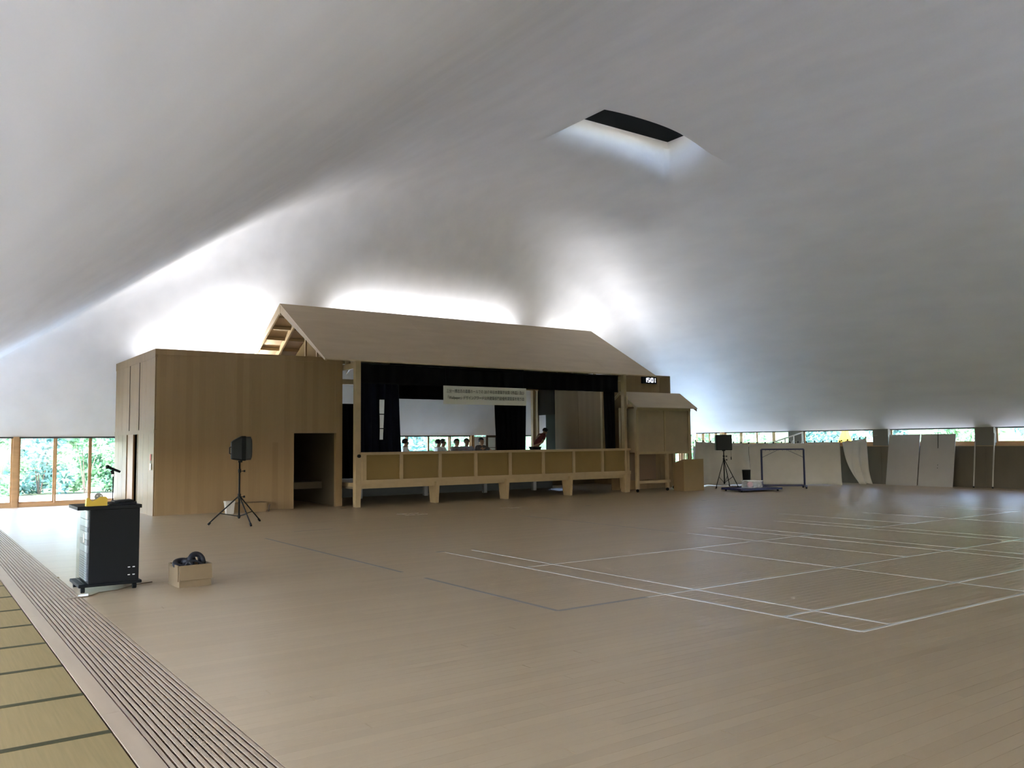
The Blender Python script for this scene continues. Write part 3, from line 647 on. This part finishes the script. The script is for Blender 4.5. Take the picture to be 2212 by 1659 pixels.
MB().tube([(1.79,10.475,1.045),(1.79,10.525,1.045)], .042, 20).build('tape_roll', mat('tape_grey', (.18,.18,.17), .4), td)
for dx in (-.02, .02): MB().tube([(1.79+dx,10.470,1.055),(1.79+dx,10.474,1.055)], .008, 8).build('hub_hole', mat('white_label', (.7,.7,.7), .5), td)
B(1.66,1.67,10.465,10.535,1.03,1.042).build('cutter', M_STEEL, td)
fo = thing('black_folder', 'thin black folder lying on top of the rack', 'folder', (2.05, 10.6, .945))
MB().hexa([(1.90,10.5,.946),(2.19,10.5,.946),(2.19,10.75,.946),(1.90,10.75,.946),(1.90,10.5,.955),(2.19,10.5,.975),(2.19,10.75,.975),(1.90,10.75,.955)]).build('cover', M_BLACK, fo)
MB().hexa([(1.96,10.52,.976),(2.17,10.52,.976),(2.17,10.73,.976),(1.96,10.73,.976),(1.96,10.52,.986),(2.15,10.52,.996),(2.15,10.73,.996),(1.96,10.73,.986)]).build('sleeve', M_BLACK, fo)
ms = thing('microphone', 'black microphone on a slim desk stand on top of the rack', 'microphone', (2.0, 10.85, .945))
MB().tube([(2.0,10.85,.945),(2.0,10.85,.96),(2.0,10.85,.965)], [.07,.065,.02], 16).build('base', M_BLACK, ms)
MB().tube([(2.0,10.85,.96),(2.0,10.85,1.27)], .007, 8).build('pole', M_BLACK, ms)
MB().tube([(2.0,10.85,1.255),(2.0,10.85,1.28)], .013, 8).build('collar', M_STEEL, ms)
MB().tube([(2.0,10.85,1.28),(1.985,10.85,1.325)], [.012,.022], 8).build('clip', M_BLACK, ms)
MB().tube([(2.075,10.85,1.305),(1.985,10.85,1.345),(1.955,10.85,1.36)], [.013,.017,.018], 10).build('handle', M_BLACK, ms)
MB().ball((1.938,10.85,1.368), .024, 10, 8).build('grille_head', M_BLACK, ms)
def cable(name, label, pts, r, m, cat='cable'): return tag(MB().tube(pts, r, 6).build(name, m, smooth=True), label, cat)
cable('floor_cable', 'brown cable running under the black rack across the floor', [(1.44,10.2,.006),(1.60,10.2,.006),(1.70,10.25,.006),(1.80,10.40,.006),(2.0,10.45,.006),(2.15,10.62,.006),(2.28,10.75,.006),(2.44,10.8,.006)], .006, mat('brown_cable', (.2,.14,.09), .6))
pb = thing('power_plug', 'small white plug on the floor beside the slatted strip', 'plug', (1.62, 10.21, 0)); B(1.585,1.66,10.195,10.228,.012,.032).build('plug_body', mat('white_label', (.7,.7,.7), .5), pb); B(1.565,1.585,10.203,10.22,.015,.028).build('plug_neck', MATS['white_label'], pb)

# ------------------------------------------------------------------ carton of cables
ct = thing('carton', 'open brown cardboard carton on the floor beside the rack', 'carton', (2.75, 10.35, 0), rz=math.radians(3))
M_CARD = mat('cardboard', (.165,.11,.056), .75, var=(.04,(8,8,8)))
for nm, b in (('side_wall',(-.18,.18,-.20,-.196,0,.245)),('side_wall',(-.18,.18,.196,.20,0,.245)),('end_wall',(-.18,-.176,-.196,.196,0,.245)),('end_wall',(.176,.18,-.196,.196,0,.245)),('bottom',(-.176,.176,-.196,.196,0,.004)),('flap_fold',(-.175,.18,-.215,-.202,.238,.25)),('flap',(-.192,-.184,-.18,.15,.07,.25)),('tape_strip',(-.03,.02,-.2015,-.2,0,.08))):
    B(*b).build(nm, M_CARD, ct)
MB().hexa([(-.175,-.235,.085),(.18,-.235,.085),(.18,-.228,.085),(-.175,-.228,.085),(-.175,-.215,.242),(.18,-.215,.242),(.18,-.206,.242),(-.175,-.206,.242)]).build('flap', M_CARD, ct)
MB().hexa([(.184,-.19,.10),(.192,-.19,.10),(.192,.17,.10),(.184,.17,.10),(.183,-.19,.25),(.188,-.19,.25),(.188,.17,.25),(.183,.17,.25)]).build('flap', M_CARD, ct)
def torus_mb(c, R, r, tilt, n=20, k=8, rz=0):
    m = MB(); pts = []
    q = Matrix.Rotation(rz, 3, 'Z') @ Matrix.Rotation(tilt, 3, 'X')
    for i in range(n+1): a = 2*PI*i/n; pts.append(Vector(c)+q @ Vector((R*math.cos(a), R*math.sin(a), 0)))
    return m.tube(pts, r, k, cap=False)
for i, (c, R, r, tl, lb) in enumerate((((2.67,10.33,.245),.09,.034,.35,'black coil of cable at the left end of the carton'), ((2.81,10.30,.27),.082,.032,1.2,'upright black coil of cable at the right end of the carton'), ((2.74,10.42,.25),.065,.036,-.6,'small black coil of cable in the middle of the carton'))):
    tag(torus_mb(c, R, r, tl, rz=.3*i).build('cable_coil', mat('black_rubber', (.012,.012,.018), .5, spec=.4), smooth=True), lb, 'cable', 'coils in the carton')
for p, lb in (([(2.60,10.25,.15),(2.70,10.22,.29),(2.78,10.24,.285),(2.86,10.2,.24)], 'dark blue lead arching over the coils in the carton'), ([(2.86,10.35,.18),(2.84,10.33,.31),(2.87,10.33,.34)], 'short black lead end sticking up from the carton')): cable('lead', lb, p, .013, MATS['black_rubber'], 'cable')

# ------------------------------------------------------------------ step, paper bin and rod by the timber room
sb = thing('wooden_step', 'low wooden step against the front of the timber room', 'step', (6.85, 20.65, 0))
B(6.42,7.22,20.42,20.885,.19,.225).build('tread', M_CEDAR, sb); B(6.44,7.20,20.45,20.47,0,.19).build('riser', M_CEDAR, sb)
for x in (6.44, 7.18): B(x,x+.02,20.47,20.885,0,.19).build('side_cheek', M_CEDAR, sb)
pbn = thing('paper_bag', 'white paper bag standing behind the speaker tripod', 'bag', (6.35, 20.5, 0))
M_WP = mat('white_paper', (.42,.385,.34), .8)
def frust(m, x0,x1,y0,y1,z0,z1,g): return m.hexa([(x0+g,y0+g,z0),(x1-g,y0+g,z0),(x1-g,y1-g,z0),(x0+g,y1-g,z0),(x0,y0,z1),(x1,y0,z1),(x1,y1,z1),(x0,y1,z1)])
frust(MB(),6.19,6.40,20.3,20.48,0,.28,.025).build('bag_body', M_WP, pbn); frust(MB(),6.185,6.405,20.295,20.485,.26,.30,.0).build('folded_rim', M_WP, pbn)
tag(MB().tube([(7.20,20.28,.015),(7.22,20.30,.14),(7.24,20.32,.17)], [.018,.016,.02], 8).build('short_rod', mat('dark_brown_wood', (.06,.035,.02), .5)), 'short dark rod leaning by the wooden step', 'rod')

# ------------------------------------------------------------------ sheets on the line, boards, rack and dolly at the right
M_SHEET = mat('calico', (.48,.455,.395), .9, var=(.05,(2,2,2)))
def sheet(label, p0, p1, zt, zb=.03, folds=3, amp=.10, skew0=0, skew1=0, bot=None, seed=0):
    p0, p1 = Vector((*p0,0)), Vector((*p1,0)); d = (p1-p0); n = Vector((d.y,-d.x,0)).normalized(); nc = max(2, round(d.length/.28))
    r = thing('white_sheet', label, 'sheet', tuple((p0+p1)/2), 'white sheets hung on the line')
    def top(u): return zt[0]+(zt[1]-zt[0])*u - .035*abs(math.sin(PI*u*nc))
    def fn(u, v):
        uu = u + (skew0*(1-u)+skew1*u)*v**1.3
        p = p0+d*uu + n*(amp*math.sin(u*folds*2*PI+seed)*(.25+.75*v) + .03*math.sin(u*17+v*5+seed) + .22*v**3)
        t = top(u); b = zb+.02*math.sin(u*9+seed); return (p.x, p.y, t+(b-t)*v)
    o = MB().grid(fn, 60, 14).build('cloth', M_SHEET, r, smooth=True); so = o.modifiers.new('thick', 'SOLIDIFY'); so.thickness = .006
    for i in range(nc+1):
        p = p0+d*(i/nc); t = zt[0]+(zt[1]-zt[0])*i/nc; B(p.x-.012,p.x+.012,p.y-.02,p.y+.02,t-.02,t+.045).build('clip', M_BLACK, r)
    return r
sheet('white sheet hanging on the line behind the black loudspeaker', (23.15,21.25), (24.95,20.35), (1.60,1.50), folds=2.5, amp=.20, skew0=-.08)
sheet('wide white sheet hanging behind the blue garment rack', (24.95,20.33), (27.0,18.0), (1.50,1.53), folds=2, amp=.05, seed=1)
sheet('short white sheet at the right end of the line, its lower corner gathered', (27.05,17.97), (28.2,17.75), (1.55,1.66), folds=2, amp=.05, skew0=.42, seed=2)
ln = thing('sheet_line', 'thin rope line holding up the white sheets', 'rope', (23.15,21.25,0))
MB().tube([(23.1,21.28,1.64),(24.95,20.34,1.53),(27.02,17.99,1.57),(28.25,17.74,1.69),(28.69,17.6,1.75)], .006, 6).build('rope', mat('rope', (.4,.36,.3), .8), ln)
for x, y, h in ((23.1,21.3,1.66),(24.95,20.37,1.54),(27.02,18.03,1.58)): MB().tube([(x,y,0),(x,y,h)], .010, 8).build('stake', M_SHEET, ln)
M_BOARD = mat('white_board', (.33,.315,.295), .6, var=(.03,(2,2,2)))
def lean_board(label, y0, y1, name='white_board', z1=1.76, xf=28.25, strap=False):
    r = thing(name, label, 'board', ((xf+28.6)/2, (y0+y1)/2, 0), 'boards leaning on the right wall')
    MB().hexa([(xf,y0,0),(xf+.03,y0,.0),(xf+.03,y1,.0),(xf,y1,.0),(28.62,y0+.01,z1),(28.65,y0+.01,z1),(28.65,y1+.01,z1),(28.62,y1+.01,z1)]).build('sheet', M_BOARD, r)
    if strap:
        ym = (y0+y1)/2; MB().bar((28.60,ym,z1+.05),(28.52,ym-.02,1.28),.02,.008,(1,0,0)).build('black_strap', M_BLACK, r)
        for z in (.62,.72): MB().tube([(xf+.37*z/z1-.008,ym-.05,z),(xf+.37*z/z1+.004,ym-.05,z)], .012, 8).build('screw_hole', M_BLACK, r)
    return r
lean_board('plain white board leaning on the right wall, nearer the sheets', 15.95, 17.08)
lean_board('white board with a black strap leaning on the right wall', 14.72, 15.91, strap=True)
for y, lb in ((14.12,'slim white pole leaning by the white board with the strap'),(13.52,'slim white pole leaning on the right wall beside the pier')):
    r = thing('white_pole', lb, 'pole', (28.4,y,0), 'white poles leaning on the right wall'); MB().tube([(28.42,y,.01),(28.66,y-.02,1.76)], .022, 8).build('shaft', mat('pole_white', (.35,.335,.30), .5), r); MB().tube([(28.415,y,0),(28.425,y,.05)], .026, 8).build('foot_cap', M_BLACK, r)
M_BLUE = mat('blue_steel', (.011,.015,.07), .4)
gr = thing('garment_rack', 'blue steel garment rack on castors in front of the white sheets', 'rack', (24.0, 18.2, 0))
g0, g1 = Vector((23.55,18.68,0)), Vector((24.5,17.70,0)); gd = (g1-g0); gn = Vector((gd.y,-gd.x,0)).normalized()
for p in (g0, g1):
    MB().bar(p+Vector((0,0,.10)), p+Vector((0,0,1.30)), .045).build('upright', M_BLUE, gr)
    b = MB().bar(p-gn*.4+Vector((0,0,.085)), p+gn*.4+Vector((0,0,.085)), .06, .05).build('foot_bar', M_BLUE, gr)
    for s in (-.36, .36): q = p+gn*s; MB().tube([(q.x-.015,q.y,.03),(q.x+.015,q.y,.03)], .03, 10).build('castor', M_BLACK, gr)
MB().bar(g0+Vector((0,0,1.30)), g1+Vector((0,0,1.30)), .045, .05).build('top_bar', M_BLUE, gr)
MB().bar(g0+Vector((0,0,.09)), g1+Vector((0,0,.09)), .05, .05).build('bottom_bar', M_BLUE, gr)
MB().bar(g0-gn*.36+Vector((0,0,.09)), g1-gn*.36+Vector((0,0,.09)), .05, .05).build('bottom_bar', M_BLUE, gr)
for a, b in ((g0+Vector((0,0,1.02)), g0+gd*.38+Vector((0,0,1.27))), (g1+Vector((0,0,1.02)), g1-gd*.38+Vector((0,0,1.27)))): MB().tube([a, b], .007, 6).build('brace', M_BLUE, gr)
for i in range(9): q = g0+gd*(i+1)/10; MB().tube([(q.x,q.y,1.28),(q.x,q.y,1.245)], .006, 6).build('hook', M_BLUE, gr)
dl = thing('flat_dolly', 'low blue flat dolly under the clear plastic tub', 'dolly', (22.1, 17.95, 0), rz=math.radians(-12))
for b in ((-.8,.8,-.5,-.44,.05,.11),(-.8,.8,.44,.5,.05,.11),(-.8,-.74,-.44,.44,.05,.11),(.74,.8,-.44,.44,.05,.11)): B(*b).build('frame_rail', M_BLUE, dl)
for i in range(7): B(-.74,.74,-.42+i*.122,-.42+i*.122+.11,.075,.095).build('deck_slat', M_BLUE, dl)
for x in (-.7,.7):
    for y in (-.4,.4): MB().tube([(x-.015,y,.028),(x+.015,y,.028)], .028, 10).build('castor', M_BLACK, dl)
tb = thing('plastic_tub', 'clear plastic tub with pink contents on the blue dolly', 'tub', (22.0, 17.85, .112), rz=math.radians(-20))
M_CLEAR = mat('frosted_plastic', (.75,.77,.78), .35, alpha=.28)
for b in ((-.26,.26,-.19,-.18,0,.23),(-.26,.26,.18,.19,0,.23),(-.26,-.25,-.18,.18,0,.23),(.25,.26,-.18,.18,0,.23)): B(*b).build('side', M_CLEAR, tb)
B(-.25,.25,-.18,.18,0,.01).build('bottom', M_CLEAR, tb)
for b in ((-.275,.275,-.205,-.19,.215,.232),(-.275,.275,.19,.205,.215,.232)): B(*b).build('rim', mat('tub_rim', (.7,.72,.72), .4), tb)
for (x, y, r, c, nm, lb) in ((-.10,-.05,.09,(.60,.20,.26),'pink_ball','pink ball inside the clear plastic tub'), (.12,.0,.085,(.25,.27,.28),'grey_ball','grey ball inside the clear plastic tub')):
    q = Matrix.Rotation(math.radians(-20), 3, 'Z') @ Vector((x,y,0)); tag(MB().ball((22.0+q.x,17.85+q.y,.125+r), r, 16, 10).build(nm, mat(nm, c, .6), smooth=True), lb, 'ball')
wbn = thing('waste_bin', 'tapered black waste bin standing behind the clear tub', 'bin', (23.9, 19.62, 0))
MB().tube([(23.9,19.62,0),(23.9,19.62,.57),(23.9,19.62,.59),(23.9,19.62,.59),(23.9,19.62,.05)], [.115,.145,.152,.138,.105], 24, cap=True).build('shell', M_BLACK, wbn, smooth=False)
# ------------------------------------------------------------------ people (built with the Skin modifier)
def skin_obj(name, verts, edges, radii, m, parent, root=0, sub=1):
    me = bpy.data.meshes.new(name); me.from_pydata(verts, edges, []); me.materials.append(m)
    o = bpy.data.objects.new(name, me); COL.objects.link(o); o.parent = parent
    s = o.modifiers.new('skin', 'SKIN'); s.use_smooth_shade = True
    for v, r in zip(me.skin_vertices[0].data, radii): v.radius = r if isinstance(r, tuple) else (r, r)
    me.skin_vertices[0].data[root].use_root = True
    q = o.modifiers.new('subdivision', 'SUBSURF'); q.levels = sub; q.render_levels = sub
    return o
M_SKIN = mat('skin_tone', (.36,.20,.13), .6); M_HAIR = mat('black_hair', (.010,.009,.008), .6)
def person(label, loc, face, h, arms, shirt, trousers, lean=0.0, turn=0.0, group=None):
    """face = heading in degrees (0 looks along -Y); arms = ((elbow, hand) left, (elbow, hand) right) in the body's own axes, metres"""
    r = thing('person', label, 'person', loc, group, rz=math.radians(face)); k = h/1.72
    Rl = Matrix.Rotation(lean, 3, 'X'); hip = Vector((0,0,.90*k))
    def up_(p): return tuple(hip + Rl @ (Vector(p)*k - hip))
    def fr_(p): return tuple(Vector(p)*k)
    V, E, Rd = [], [], []
    def add(p, rad, prev=None, low=False):
        V.append(fr_(p) if low else up_(p)); Rd.append(tuple(x*k for x in rad) if isinstance(rad, tuple) else rad*k)
        if prev is not None: E.append((prev, len(V)-1))
        return len(V)-1
    pel = add((0,0,.92), (.155,.105)); wst = add((0,0,1.06), (.145,.10), pel); ch = add((0,.0,1.31), (.17,.115), wst); nb = add((0,.01,1.455), (.085,.075), ch)
    nk = add((0,-.005,1.50), .052, nb); jaw = add((0,-.03,1.545), (.064,.072), nk); hd = add((0,-.018,1.62), (.083,.10), jaw); tp = add((0,-.01,1.69), (.06,.07), hd)
    add((0,-.125,1.60), .012, hd)
    for s in (-1, 1): add((s*.082,-.01,1.61), .014, hd)
    shs = []
    for s, (el, ha) in zip((-1, 1), arms):
        sh = add((s*.185,.0,1.43), .062, ch); e = add(el, .041, sh); w = add(ha, .029, e); shs.append((sh, e, w))
        d = (Vector(ha)-Vector(el)).normalized(); sd_ = Vector((1,0,0)) if abs(d.x) < .7 else Vector((0,1,0)); pl = add(tuple(Vector(ha)+d*.06), (.034,.02), w)
        for f in range(4):
            b = add(tuple(Vector(ha)+d*(.115+.008*(1-abs(f-1.5)))+sd_*(.026*(f-1.5))), .010, pl); add(tuple(Vector(ha)+d*(.15+.012*(1-abs(f-1.5)))+sd_*(.026*(f-1.5))+Vector((0,0,-.018))), .008, b)
        b = add(tuple(Vector(ha)+d*.06+sd_*(.05*-s)), .011, pl); add(tuple(Vector(ha)+d*.10+sd_*(.062*-s)), .009, b)
    lg = []
    for s in (-1, 1):
        a = add((s*.09,0,.84), .085, pel, True); kn = add((s*.10,-.02,.48), .058, a, True); an = add((s*.105,.02,.09), .038, kn, True); add((s*.115,-.13,.035), (.04,.03), an, True); lg.append((a, kn, an))
    skin_obj('body', V, E, Rd, M_SKIN, r)
    def sub(name, idx, edges, grow, m):
        mp = {q: i for i, q in enumerate(idx)}
        return skin_obj(name, [V[q] for q in idx], [(mp[a], mp[b]) for a, b in edges], [tuple(x+grow for x in (Rd[q] if isinstance(Rd[q], tuple) else (Rd[q], Rd[q]))) for q in idx], m, r)
    half = []
    for sh, e, w in shs:      # short sleeves end a little above the elbow
        V.append(tuple(Vector(V[sh]).lerp(Vector(V[e]), .72))); Rd.append(.05*k); half.append(len(V)-1)
    sub('shirt', [ch, pel, wst, nb, shs[0][0], shs[1][0], half[0], half[1]], [(pel,wst),(wst,ch),(ch,nb),(ch,shs[0][0]),(ch,shs[1][0]),(shs[0][0],half[0]),(shs[1][0],half[1])], .018, shirt)
    sub('trousers', [pel]+[q for l in lg for q in l], [(pel,lg[0][0]),(lg[0][0],lg[0][1]),(lg[0][1],lg[0][2]),(pel,lg[1][0]),(lg[1][0],lg[1][1]),(lg[1][1],lg[1][2])], .016, trousers)
    hc = Vector(V[hd]); T = Rl
    m = MB().ball((0,0,0), (1,1,1), 16, 10); m.v = [tuple(hc + T @ Vector((x*.096*k, .016*k+y*.112*k, .035*k+z*.102*k))) for x, y, z in m.v if True]
    hair = MB(); keep = [i for i, v in enumerate(m.v)]
    hair.v = m.v; lim = lambda p: (T.inverted() @ (Vector(p)-hc))
    hair.f = [f for f in m.f if all((lim(m.v[i]).z > (.05*k if lim(m.v[i]).y < -.045*k else -.03*k)) for i in f)]
    hair.build('hair', M_HAIR, r, smooth=True)
    for s in (-1, 1):
        p = hc + T @ Vector((s*.032*k,-.094*k,.006*k)); MB().ball(tuple(p), .010*k, 8, 6).build('eye', M_BLACK, r)
    p = hc + T @ Vector((0,-.092*k,-.055*k)); MB().ball(tuple(p), (.022*k,.008*k,.006*k), 8, 6).build('mouth', mat('lip', (.22,.08,.06), .6), r)
    return r
M_SH = [mat('white_shirt', (.62,.62,.62), .9), mat('grey_shirt', (.34,.34,.36), .9), mat('blue_grey_shirt', (.30,.33,.42), .9), mat('dark_shirt', (.10,.10,.10), .9)]
M_TR = mat('dark_trousers', (.03,.03,.04), .9); GP = 'people standing behind the stage'
fold_ = (((-.30,-.10,1.22),(-.02,-.30,1.19)),((.30,-.10,1.22),(.02,-.33,1.22)))
rest_ = (((-.26,-.12,1.16),(-.16,-.34,1.23)),((.26,-.12,1.16),(.20,-.34,1.23)))
reach = (((-.26,-.12,1.16),(-.10,-.34,1.23)),((.30,-.22,1.22),(.30,-.46,1.25)))
wide = (((-.28,-.10,1.18),(-.10,-.32,1.2)),((.44,-.05,1.30),(.68,-.12,1.26)))
person('person in white shirt next to the navy stage curtain, arm stretched forward', (13.30,24.75,0), 70, 1.74, reach, M_SH[0], M_TR, group=GP)
person('person in white shirt turned right with an arm on the rail, second from the curtain', (14.42,24.55,0), 80, 1.72, reach, M_SH[0], M_TR, group=GP)
person('person in white shirt looking right, third from the navy curtain', (14.84,24.95,0), 50, 1.73, rest_, M_SH[0], M_TR, group=GP)
person('person in grey shirt facing forward in the middle of the stage window', (15.17,24.6,0), 5, 1.73, fold_, M_SH[1], M_TR, group=GP)
person('person in blue-grey shirt facing forward left of the wide window post', (15.66,24.75,0), -8, 1.74, fold_, M_SH[2], M_TR, group=GP)
person('person in dark shirt stretching an arm towards the framed door', (16.22,24.7,0), 10, 1.76, wide, M_SH[3], M_TR, group=GP)
bent = (((-.30,-.02,1.12),(-.16,.05,.98)),((.24,-.16,1.12),(.20,-.30,.95)))
person('person in dark red top bending forward on the stage by the black backdrop', (17.95,23.9,.6), 82, 1.62, bent, mat('dark_red_top', (.09,.012,.014), .9), M_TR, lean=.62)

# ------------------------------------------------------------------ outside: shrubs, trees, fence and oddments
M_LEAF = [mat('leaf_light', (.19,.38,.19), .6, var=(.3,(2,2,2))), mat('leaf_dark', (.09,.23,.13), .6, var=(.3,(2,2,2))), mat('leaf_bluish', (.12,.27,.25), .6, var=(.35,(1.5,1.5,1.5)))]
M_BARK = mat('bark', (.16,.12,.09), .9)
def foliage_mesh(seed, n, leaf, shape):
    rnd = random.Random(seed); m = MB()
    cl = []
    for _ in range(26):
        a = rnd.random()*2*PI; z = rnd.random(); rr = shape(z)*math.sqrt(rnd.random()); cl.append((rr*math.cos(a), rr*math.sin(a), z, .10+.14*rnd.random()))
    for _ in range(n):
        c = rnd.choice(cl); v = Vector((rnd.gauss(0,1), rnd.gauss(0,1), rnd.gauss(0,1))).normalized()*c[3]*rnd.random()**.4
        p = Vector(c[:3])+Vector((v.x, v.y, v.z*.8)); d = Vector((rnd.gauss(0,1), rnd.gauss(0,1), rnd.gauss(0,.6))).normalized(); s = Vector((rnd.gauss(0,1), rnd.gauss(0,1), rnd.gauss(0,1))).cross(d).normalized()
        L = leaf*(.6+.8*rnd.random()); m.add([p, p+d*L*.5+s*L*.22, p+d*L, p+d*L*.5-s*L*.22], [(0,1,2,3)])
    return m
shapes = [lambda z: .50-.25*abs(z-.45), lambda z: .42*math.sin(PI*min(1,.15+z*.85))+.1]
FM = [[foliage_mesh(i*3+j, 2600, .085, shapes[i]).mesh('foliage', M_LEAF[j]) for j in range(3)] for i in range(2)]
def shrub(name, label, x, y, h, w, kind, shape, group, cat='shrub'):
    r = thing(name, label, cat, (x, y, -.22), group)
    o = bpy.data.objects.new('foliage', FM[shape][kind]); COL.objects.link(o); o.parent = r; o['kind'] = 'stuff'; o.scale = (w, w, h*.94); o.location = (0,0,h*.06); o.rotation_euler = (0,0,(x*7+y*3) % 6.28)
    for i in range(3):
        a = i*2.1+x; m = MB().tube([(x+.03*math.cos(a),y+.03*math.sin(a),-.22),(x+.12*w*math.cos(a),y+.12*w*math.sin(a),-.22+h*.45),(x+.25*w*math.cos(a),y+.25*w*math.sin(a),-.22+h*.8)], [.03,.02,.008], 6); m.build('stem', M_BARK, r)
    return r
g1_ = 'shrubs outside the back windows at the left'
for i, (x, y, h, w, kd, s) in enumerate(((1.2,38.0,2.5,2.2,2,0),(2.9,37.4,2.4,2.1,0,1),(4.4,38.4,3.0,2.4,2,0),(5.9,37.5,2.5,2.2,0,0),(7.3,38.2,3.2,2.3,1,1),(8.9,37.6,2.8,2.3,0,0))):
    shrub('leafy_shrub', 'green leafy shrub outside the left back windows, %s from the left' % ORD[i], x, y, h, w, kd, s, g1_)
for i, (x, y, h, w, kd, s) in enumerate(((12.2,31,3.0,2.2,0,0),(14.6,31.6,3.2,2.3,0,1),(16.6,30.8,2.8,2.2,2,0),(18.6,31.4,3.2,2.2,0,0),(20.8,30.9,3.0,2.3,1,1))):
    shrub('garden_tree', 'bright green garden tree seen through the stage windows, %s from the left' % ORD[i], x, y, h, w, kd, s, 'trees behind the stage windows', 'tree')
for i, (x, y, h, w, kd, s) in enumerate(((33.5,31.5,3.3,2.6,0,0),(34.0,27.5,3.0,2.5,0,1),(34.5,23.6,3.2,2.6,2,0),(34.0,20.6,3.2,2.6,2,1),(34.3,17.4,3.0,2.4,0,0),(34.0,14.6,3.1,2.4,2,1),(34.2,11.4,3.3,2.6,0,0))):
    shrub('garden_tree', 'bluish green tree outside the strip windows, %s from the far corner' % ORD[i], x, y, h, w, kd, s, 'trees outside the right wall', 'tree')
M_HEDGE = mat('hedge_green', (.14,.25,.12), .8, var=(.45,(1.3,1.3,1.3)), bump=(1,(3,3,3)))
hg = thing('hedge', 'tall clipped green hedge far behind the back windows', 'hedge', (13,43,-.22)); hg2 = thing('hedge', 'tall clipped green hedge beyond the trees on the right side', 'hedge', (40,12,-.22))
def lumpy(m, x0, x1, y0, y1, z1, ax):
    rnd = random.Random(4); n = 60
    def fn(u, v):
        t = (x0+(x1-x0)*u) if ax == 'x' else (y0+(y1-y0)*u); b = .35*math.sin(t*1.7)+.25*math.sin(t*3.1+1)
        prof = [(0,0),(0,.8),(.35,1),(1,1)][min(3, int(v*3.999))]
        d = prof[0]*(1.2)-.2*b*(prof[1] > 0); z = -.22+(z1+b*.5)*prof[1]
        return (t, y0+d, z) if ax == 'x' else (x0+d, t, z)
    return m.grid(fn, n, 3)
lumpy(MB(), -12, 45, 43, 44, 3.0, 'x').build('clipped_face', M_HEDGE, hg); lumpy(MB(), 40, 41, -10, 40, 3.6, 'y').build('clipped_face', M_HEDGE, hg2)
yt = thing('covered_pile', 'yellow tarpaulin over a pointed pile outside the strip window', 'tarpaulin', (30.3, 19.95, -.22))
def yfn(u, v):
    a = 2*PI*u; rr = (.12+.60*v)*(1+.12*math.sin(3*a+1)); return (30.3+rr*math.cos(a)*.9, 19.95+rr*math.sin(a), 1.95-2.15*v**1.2+.04*math.sin(5*a))
MB().grid(yfn, 28, 8).build('tarpaulin', mat('yellow_tarp', (.34,.23,.004), .8), yt, smooth=True); B(30.0,30.6,19.65,20.25,-.22,1.0).build('load', M_BARK, yt)
wr_ = thing('rail_frame', 'white sloping rail frame in front of the grey pier behind the sheets', 'rail', (28.3, 21.3, 0))
M_WHITE = mat('white_paint', (.75,.74,.72), .5)
MB().bar((28.3,22.1,1.46),(28.3,20.45,1.90),.045).build('top_rail', M_WHITE, wr_); MB().bar((28.3,22.1,1.06),(28.3,20.45,1.50),.035).build('lower_rail', M_WHITE, wr_)
for i in range(5): y = 22.08-.4*i; z = 1.46+(22.1-y)*.2667; B(28.285,28.315,y-.015,y+.015,0,z).build('baluster', M_WHITE, wr_)
MB().bar((28.3,21.6,.4),(28.3,20.9,1.6),.03).build('brace', M_WHITE, wr_)
